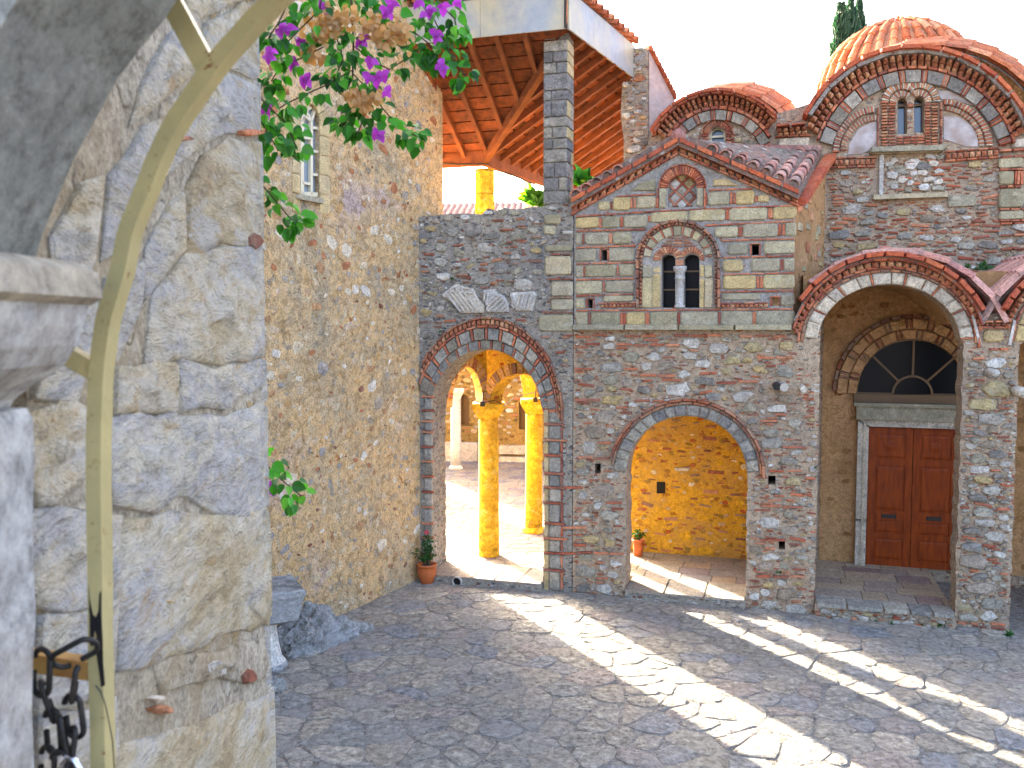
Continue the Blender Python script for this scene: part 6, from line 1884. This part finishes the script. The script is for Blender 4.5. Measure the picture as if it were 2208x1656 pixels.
def rock(px, py, w, d, h, label, seed, rot=0.0):
    b = at_z(px, py, 0); r = random.Random(seed)
    V, Fc = [], []; n, m = 72, 26
    for j in range(m + 1):
        e = math.pi / 2 * j / m
        for i in range(n):
            a = 2 * math.pi * i / n
            x, y, z = math.cos(a) * math.cos(e), math.sin(a) * math.cos(e), math.sin(e)
            q = 1 + .30 * mnoise.fractal(Vector((x * 2.2 + seed, y * 2.2, z * 2.2)), .8, 2.2, 6)
            x2, y2 = x * w * q, y * d * q
            V.append((x2 * math.cos(rot) - y2 * math.sin(rot), x2 * math.sin(rot) + y2 * math.cos(rot), max(-.02, z * h * q * (1 + .3 * mnoise.noise(Vector((x * 3, y * 3, seed)))) - .01)))
    for j in range(m):
        for i in range(n): Fc.append((j * n + i, j * n + (i + 1) % n, (j + 1) * n + (i + 1) % n, (j + 1) * n + i))
    Fc.append(tuple(range(m * n, (m + 1) * n)))
    o = bpy.data.objects.new('rock', mesh('rock', V, Fc, M['rock'])); COL.objects.link(o)
    o.location = b; o['label'] = label; o['category'] = 'rock'; o['group'] = 'grey rocks at the foot of the tower'
rock(662, 1388, .62, .40, .44, 'tallest pitted grey rock outcrop at the tower foot, behind the font', 3, .9)
rock(715, 1372, .55, .24, .24, 'lower grey rock tapering away right of the tall outcrop', 8, .6)
rock(583, 1490, .20, .16, .16, 'small pale rock in front of the font base', 5)

# ------------------------------------------------------------------ foreground: near arch, capital, jamb wall, gate frame, chain
def near_gateway():
    Yn = 1.12
    NF = Frame((0, Yn + .30), 0.0)
    W = Wall(NF, 'near_gateway_arch', 'smooth grey stone arch and pier of the nearest gateway, out of focus at top left', 'archway', -.9)
    edge = [(400, -30), (382, 0), (353, 44), (300, 108), (254, 169), (210, 250), (162, 338), (118, 440), (92, 505), (76, 556)]
    e = W.px(edge)
    # continue the round of the arch overhead, out of frame
    zi = W.px([(0, 560)])[0][1]
    topz = 5.6
    out = [(-2.2, zi)] + [(e[-1][0], zi)] + e[::-1] + [(e[0][0] + .12, e[0][1] + .12), (e[0][0] + .28, e[0][1] + .22), (e[0][0] + .5, e[0][1] + .30), (.7, e[0][1] + .28), (1.1, e[0][1] + .05), (1.4, zi + .3), (1.45, zi), (2.4, zi), (2.4, topz), (-2.2, topz)]
    W.body('arch', prism(out, [], 0, .30), M['near_arch'])
    # pier
    pe = W.px([(50, 880), (64, 905), (68, 1000), (63, 1100), (66, 1250), (71, 1330), (64, 1430), (62, 1540), (68, 1700)])
    zl = 0
    out = [(-2.2, pe[0][1] - .0)] + pe + [(pe[-1][0], zl), (-2.2, zl)]
    W.body('pier', prism(out, [], -.01, .29), M['near_cap'])
    W.body('pier', box_geo(1.45, 2.3, -.3, 0, 0, zi - .002), M['near_cap'])
    # capital: impost slab and cavetto below
    s0 = W.px([(0, 560), (160, 563), (205, 585), (214, 640), (190, 655), (0, 652)])
    out = [(-2.2, s0[0][1] - .002)] + [(a, b - .002) for a, b in s0[:-1]] + [(-2.2, s0[-1][1])]
    W.body('impost', merge([prism(out, [], -.012, .33)]), M['near_cap'])
    c0 = W.px([(188, 656), (176, 700), (160, 745), (135, 785), (95, 815), (55, 840), (25, 862), (15, 880)])
    out = [(-2.2, c0[0][1])] + c0 + [(-2.2, c0[-1][1])]
    V, Fc = prism(out, [], -.008, .31)
    W.body('capital', (V, Fc), M['near_cap'])
near_gateway()

def jamb():
    J = Frame((-.95, 0), math.pi / 2)        # faces right (+X); local x = distance ahead
    W = Wall(J, 'gateway_jamb', 'rough wall of big pale stones in grey mortar, inner side of the near gateway', 'wall', 0)
    uz = lambda x, y, d=0: J.uz(x, y, d)
    yend = .95 * 1900 / (1104 - 566)
    W.body('wall', box_geo(1.72, yend, .0, 2.0, 0, 7.5), M['jamb_mortar'])
    S = [  # stones in picture coordinates
        [(60, 890), (150, 870), (205, 900), (200, 1010), (120, 1075), (70, 1080), (40, 1000)],
        [(225, 905), (375, 890), (390, 1060), (330, 1105), (232, 1095)],
        [(385, 900), (480, 905), (563, 870), (566, 1110), (480, 1110), (395, 1060)],
        [(330, 1115), (480, 1118), (560, 1095), (573, 1130), (574, 1340), (470, 1370), (360, 1410), (260, 1440), (248, 1300), (258, 1130)],
        [(70, 1110), (190, 1100), (240, 1110), (240, 1290), (150, 1330), (66, 1310)],
        [(80, 1345), (235, 1310), (240, 1480), (150, 1530), (70, 1530)],
        [(255, 1600), (420, 1560), (540, 1510), (573, 1505), (580, 1560), (580, 1660), (500, 1760), (250, 1790)],
        [(385, 770), (450, 795), (560, 775), (563, 830), (480, 880), (390, 885)],
        [(330, 640), (400, 560), (480, 535), (562, 530), (563, 765), (470, 785), (390, 760), (310, 800)],
        [(400, 400), (430, 340), (490, 305), (560, 320), (562, 520), (480, 525), (400, 550)],
        [(330, 480), (390, 420), (395, 540), (320, 620), (300, 640), (310, 540)],
        [(350, 230), (420, 180), (470, 150), (555, 190), (558, 280), (480, 295), (420, 320), (340, 380)],
        [(230, 380), (300, 290), (340, 260), (335, 400), (300, 500), (215, 560)],
        [(110, 520), (170, 400), (210, 390), (205, 560), (180, 620), (110, 600)],
        [(215, 600), (300, 560), (300, 660), (240, 780), (190, 760)],
        [(440, 60), (520, 10), (560, 20), (562, 170), (480, 140), (430, 160)],
        [(300, 180), (360, 80), (400, 50), (430, 80), (400, 160), (320, 240), (280, 260)],
        [(110, 640), (200, 640), (190, 760), (160, 860), (60, 860)],
        [(240, 800), (380, 780), (380, 875), (230, 890)],
        [(400, -20), (470, -60), (560, -90), (562, 0), (480, 10), (400, 60)],
        [(80, 1550), (180, 1540), (240, 1500), (245, 1640), (180, 1720), (80, 1720)],
        [(330, 1430), (480, 1400), (560, 1380), (572, 1430), (560, 1460), (440, 1470), (350, 1490)],
    ]
    r = random.Random(12)
    for i, s in enumerate(S):
        mx, my = sum(a for a, _ in s) / len(s), sum(b for _, b in s) / len(s); s = [(mx + (a - mx) * 1.05, my + (b - my) * 1.07) for a, b in s]
        pts = ccw(W.px(s)); n = len(pts)
        # break the outline up a little
        q = []
        for a, b in zip(pts, pts[1:] + pts[:1]):
            L = math.hypot(b[0] - a[0], b[1] - a[1]); k = max(1, int(L / .12))
            for t in range(k):
                f = t / k; q.append((a[0] + (b[0] - a[0]) * f + r.uniform(-.014, .014), a[1] + (b[1] - a[1]) * f + r.uniform(-.014, .014)))
        q = [(min(a, yend + .015), b) for a, b in q]
        n = len(q); cx = sum(a for a, _ in q) / n; cz = sum(b for _, b in q) / n; V = []; Fc = []
        mat = M['jamb_stone'] if i != 21 else M['jamb_mortar']
        sc = [(1, -.02), (.992, .004), (.96, .011), (.80, .015), (.5, .017), (.25, .016)]
        for s_, d in sc:
            for a, b in q:
                x, z = cx + (a - cx) * s_, cz + (b - cz) * s_
                dd = d + (.016 * mnoise.fractal(Vector((x * 5, i * 3.1, z * 5)), 1, 2, 4) if d > 0.005 else 0)
                V.append((x, -dd, z))
        V.append((cx, -.04, cz))
        for k in range(len(sc) - 1):
            for a in range(n): b = (a + 1) % n; Fc.append((k * n + a, k * n + b, (k + 1) * n + b, (k + 1) * n + a))
        m_ = len(sc) - 1
        for a in range(n): Fc.append((m_ * n + a, m_ * n + (a + 1) % n, (m_ + 1) * n))
        W.body('stone', (V, Fc), mat, True)
    # quoin stones wrapping the far corner, giving the ragged edge
    for (y0, y1, ox) in ((-120, 15, .0), (22, 175, -.01), (190, 300, -.005), (312, 520, .012), (532, 765, .0), (775, 865, .02), (875, 1098, .015), (1104, 1345, .03), (1352, 1500, .0), (1508, 1760, .045)):
        z1, z0 = uz(566, y0)[1], uz(566, y1)[1]
        V, Fc = [], []; nn = 9
        for j in range(nn):
            z = z0 + (z1 - z0) * j / (nn - 1); e = min(j, nn - 1 - j); sh = -.012 if e == 0 else 0
            for k, (x, y) in enumerate(((yend - .12, .035), (yend + ox + sh, -.012), (yend + ox + .012 + sh, .06), (yend + ox + sh, .45), (yend - .12, .45))):
                w = .016 * mnoise.fractal(Vector((z * 7, k * 1.7, y0 * .1)), 1, 2, 3) if k in (1, 2) else 0
                V.append((x + w, y, z))
        for j in range(nn - 1):
            for k in range(5): Fc.append((j * 5 + k, j * 5 + (k + 1) % 5, (j + 1) * 5 + (k + 1) % 5, (j + 1) * 5 + k))
        Fc += [(4, 3, 2, 1, 0), tuple(range((nn - 1) * 5, nn * 5))]
        W.body('corner_stone', (V, Fc), M['jamb_stone'], False)
    # brick bits and pebbles in the mortar bed
    for (x, y, w, h, mt) in ((355, 1530, 22, 9, 'brick_old'), (540, 1460, 15, 17, 'brick_old'), (345, 1505, 14, 8, 'marble'), (468, 1440, 22, 18, 'marble'), (545, 285, 26, 6, 'brick'), (555, 520, 16, 20, 'brick_old'), (390, 300, 30, 6, 'brick_old'), (370, 1300, 12, 8, 'ashlar_y')):
        W.addpx('brick' if 'brick' in mt else 'pebble', M[mt], [(a + r.uniform(-4, 4), b + r.uniform(-3, 3)) for a, b in ell((x, y), (w, h), 0, 320, 6)], -.01, .022, .006)
    W.finish()
jamb()

def gate():
    Yg = 1.56
    root = empty('gate_frame', 'curved cream painted steel gate bar with short stubs, beside the near jamb', 'gate', (at_y(190, 1656, Yg).x, Yg, 2.7))
    loc = root.location
    L = [(196, 1760), (194, 1600), (189, 1400), (188, 1237), (185, 1056), (185, 950), (187, 880), (190, 804), (197, 745), (205, 690), (220, 635), (238, 572), (252, 500), (270, 450), (291, 400), (313, 342), (338, 287), (362, 243), (389, 203), (424, 152), (458, 106), (494, 66), (530, 26), (570, -16), (610, -52), (660, -95)]
    P0 = [at_y(x, y, Yg) for x, y in L]; P = []
    for i in range(len(P0) - 1):
        a, b, c, d_ = P0[max(0, i - 1)], P0[i], P0[i + 1], P0[min(len(P0) - 1, i + 2)]
        for k in range(4):
            t = k / 4; P.append(.5 * (2 * b + (c - a) * t + (2 * a - 5 * b + 4 * c - d_) * t * t + (3 * b - a - 3 * c + d_) * t ** 3))
    P.append(P0[-1])
    V, Fc = [], []; w, d = .0265, .044
    for i, p in enumerate(P):
        a, b = P[max(0, i - 1)], P[min(len(P) - 1, i + 1)]; t = (b - a).normalized(); nx = Vector((t.z, 0, -t.x))
        for (u, y) in ((0, 0), (w, 0), (w, d), (0, d)): V.append(p + nx * u + Vector((0, y, 0)) - loc)
    for i in range(len(P) - 1):
        for k in range(4): a, b = i * 4 + k, i * 4 + (k + 1) % 4; Fc.append((a, b, b + 4, a + 4))
    Fc += [(3, 2, 1, 0), tuple(range(len(V) - 4, len(V)))]
    part('bar', mesh('bar', V, Fc, M['gate_paint']), root)
    def stub(a, b, wd, mt, lab=None, y0=Yg + .006, dp=.03):
        p, q = at_y(*a, y0), at_y(*b, y0); t = (q - p).normalized(); nx = Vector((t.z, 0, -t.x)) * wd / 2
        V = [p - nx, p + nx, q + nx, q - nx]; V += [v + Vector((0, dp, 0)) for v in V]; V = [v - loc for v in V]
        part('stub', mesh('stub', V, [(0, 1, 2, 3), (7, 6, 5, 4), (0, 4, 5, 1), (1, 5, 6, 2), (2, 6, 7, 3), (3, 7, 4, 0)], M[mt]), root, None, lab)
    stub((345, -35), (445, 150), .036, 'gate_paint')
    stub((60, 720), (200, 802), .032, 'gate_paint')
    stub((20, 1424), (200, 1450), .034, 'rust_paint', 'rust-stained lower stub holding the chain')
    # black coating run down the bar
    C = [(191, 1262), (193, 1290), (200, 1325), (206, 1332), (212, 1318), (214, 1280), (218, 1274), (218, 1320), (221, 1380), (222, 1430), (226, 1478), (218, 1482), (212, 1440), (206, 1400), (208, 1372), (204, 1358), (200, 1395), (194, 1390), (193, 1330)]
    q = [at_y(x, y, Yg - .0015) for x, y in C]; tri = tessellate_polygon([[Vector((p.x, p.z, 0)) for p in q]])
    V = [p - loc for p in q]; n = len(V); V += [v + Vector((0, .0012, 0)) for v in V]
    part('black_coating', mesh('black_coating', V, [tuple(t) for t in tri] + [(i, (i + 1) % n, n + (i + 1) % n, n + i) for i in range(n)], M['black_tape']), root)
    W_ = [(206, 1478), (216, 1490), (226, 1515), (236, 1560), (243, 1600), (248, 1680)]
    part('wire', mesh('wire', *tube_geo([at_y(x, y, Yg - .003) - loc for x, y in W_], .0011, 6), M['black_tape']), root)
gate()

def chain():
    Yc = 1.52
    top = at_y(130, 1440, Yc)
    root = empty('chain_lock', 'dark iron chain with a steel padlock shackle looped over the gate stub', 'chain', top)
    def link(a, b, wd, twist, th=.0052):
        p, q = at_y(a[0], a[1], Yc + a[2]) - top, at_y(b[0], b[1], Yc + b[2]) - top
        ax = q - p; L = ax.length / 2; c = (p + q) / 2; ax.normalize()
        s = Vector((ax.z, 0, -ax.x)); dpt = Vector((0, 1, 0)); s = (s * math.cos(twist) + dpt * math.sin(twist)).normalized()
        pts = []; n = 20; W2 = wd / 1900 * Yc / 2
        for i in range(n + 1):
            t = 2 * math.pi * i / n; cs, sn = math.cos(t), math.sin(t)
            k = max(0, L - W2)
            pts.append(c + s * (W2 * cs) + ax * (W2 * sn + (k if sn > 0 else -k if sn < 0 else 0)))
        part('link', mesh('link', *tube_geo(pts, th, 10, False), M['black_iron'], True), root)
    link((92, 1400, -.012), (88, 1500, -.012), 42, .25)
    link((116, 1432, -.01), (206, 1385, 0), 46, .5)
    link((88, 1470, -.01), (118, 1555, -.005), 26, 1.2)
    link((166, 1440, -.02), (156, 1512, -.02), 22, 1.3)
    link((155, 1500, -.015), (165, 1590, -.01), 40, .2)
    link((112, 1530, -.015), (118, 1625, -.01), 40, .35)
    link((128, 1545, -.025), (150, 1640, -.02), 24, 1.1)
    link((160, 1570, -.02), (150, 1660, -.02), 26, .9)
    link((105, 1610, -.02), (100, 1700, -.02), 40, .4)
    link((130, 1620, -.03), (126, 1720, -.03), 40, .2)
    # padlock
    pts = [at_y(*p, Yc - .035) - top for p in ((128, 1700), (130, 1655), (145, 1632), (162, 1640), (180, 1672), (186, 1720))]
    part('shackle', mesh('shackle', *tube_geo(pts, .0055, 10), M['chrome'], True), root)
    c = at_y(156, 1750, Yc - .035) - top
    part('lock_body', mesh('lock_body', *shiftg(box_geo(-.032, .032, -.012, .012, -.03, .035), c), M['black_iron']), root)
chain()
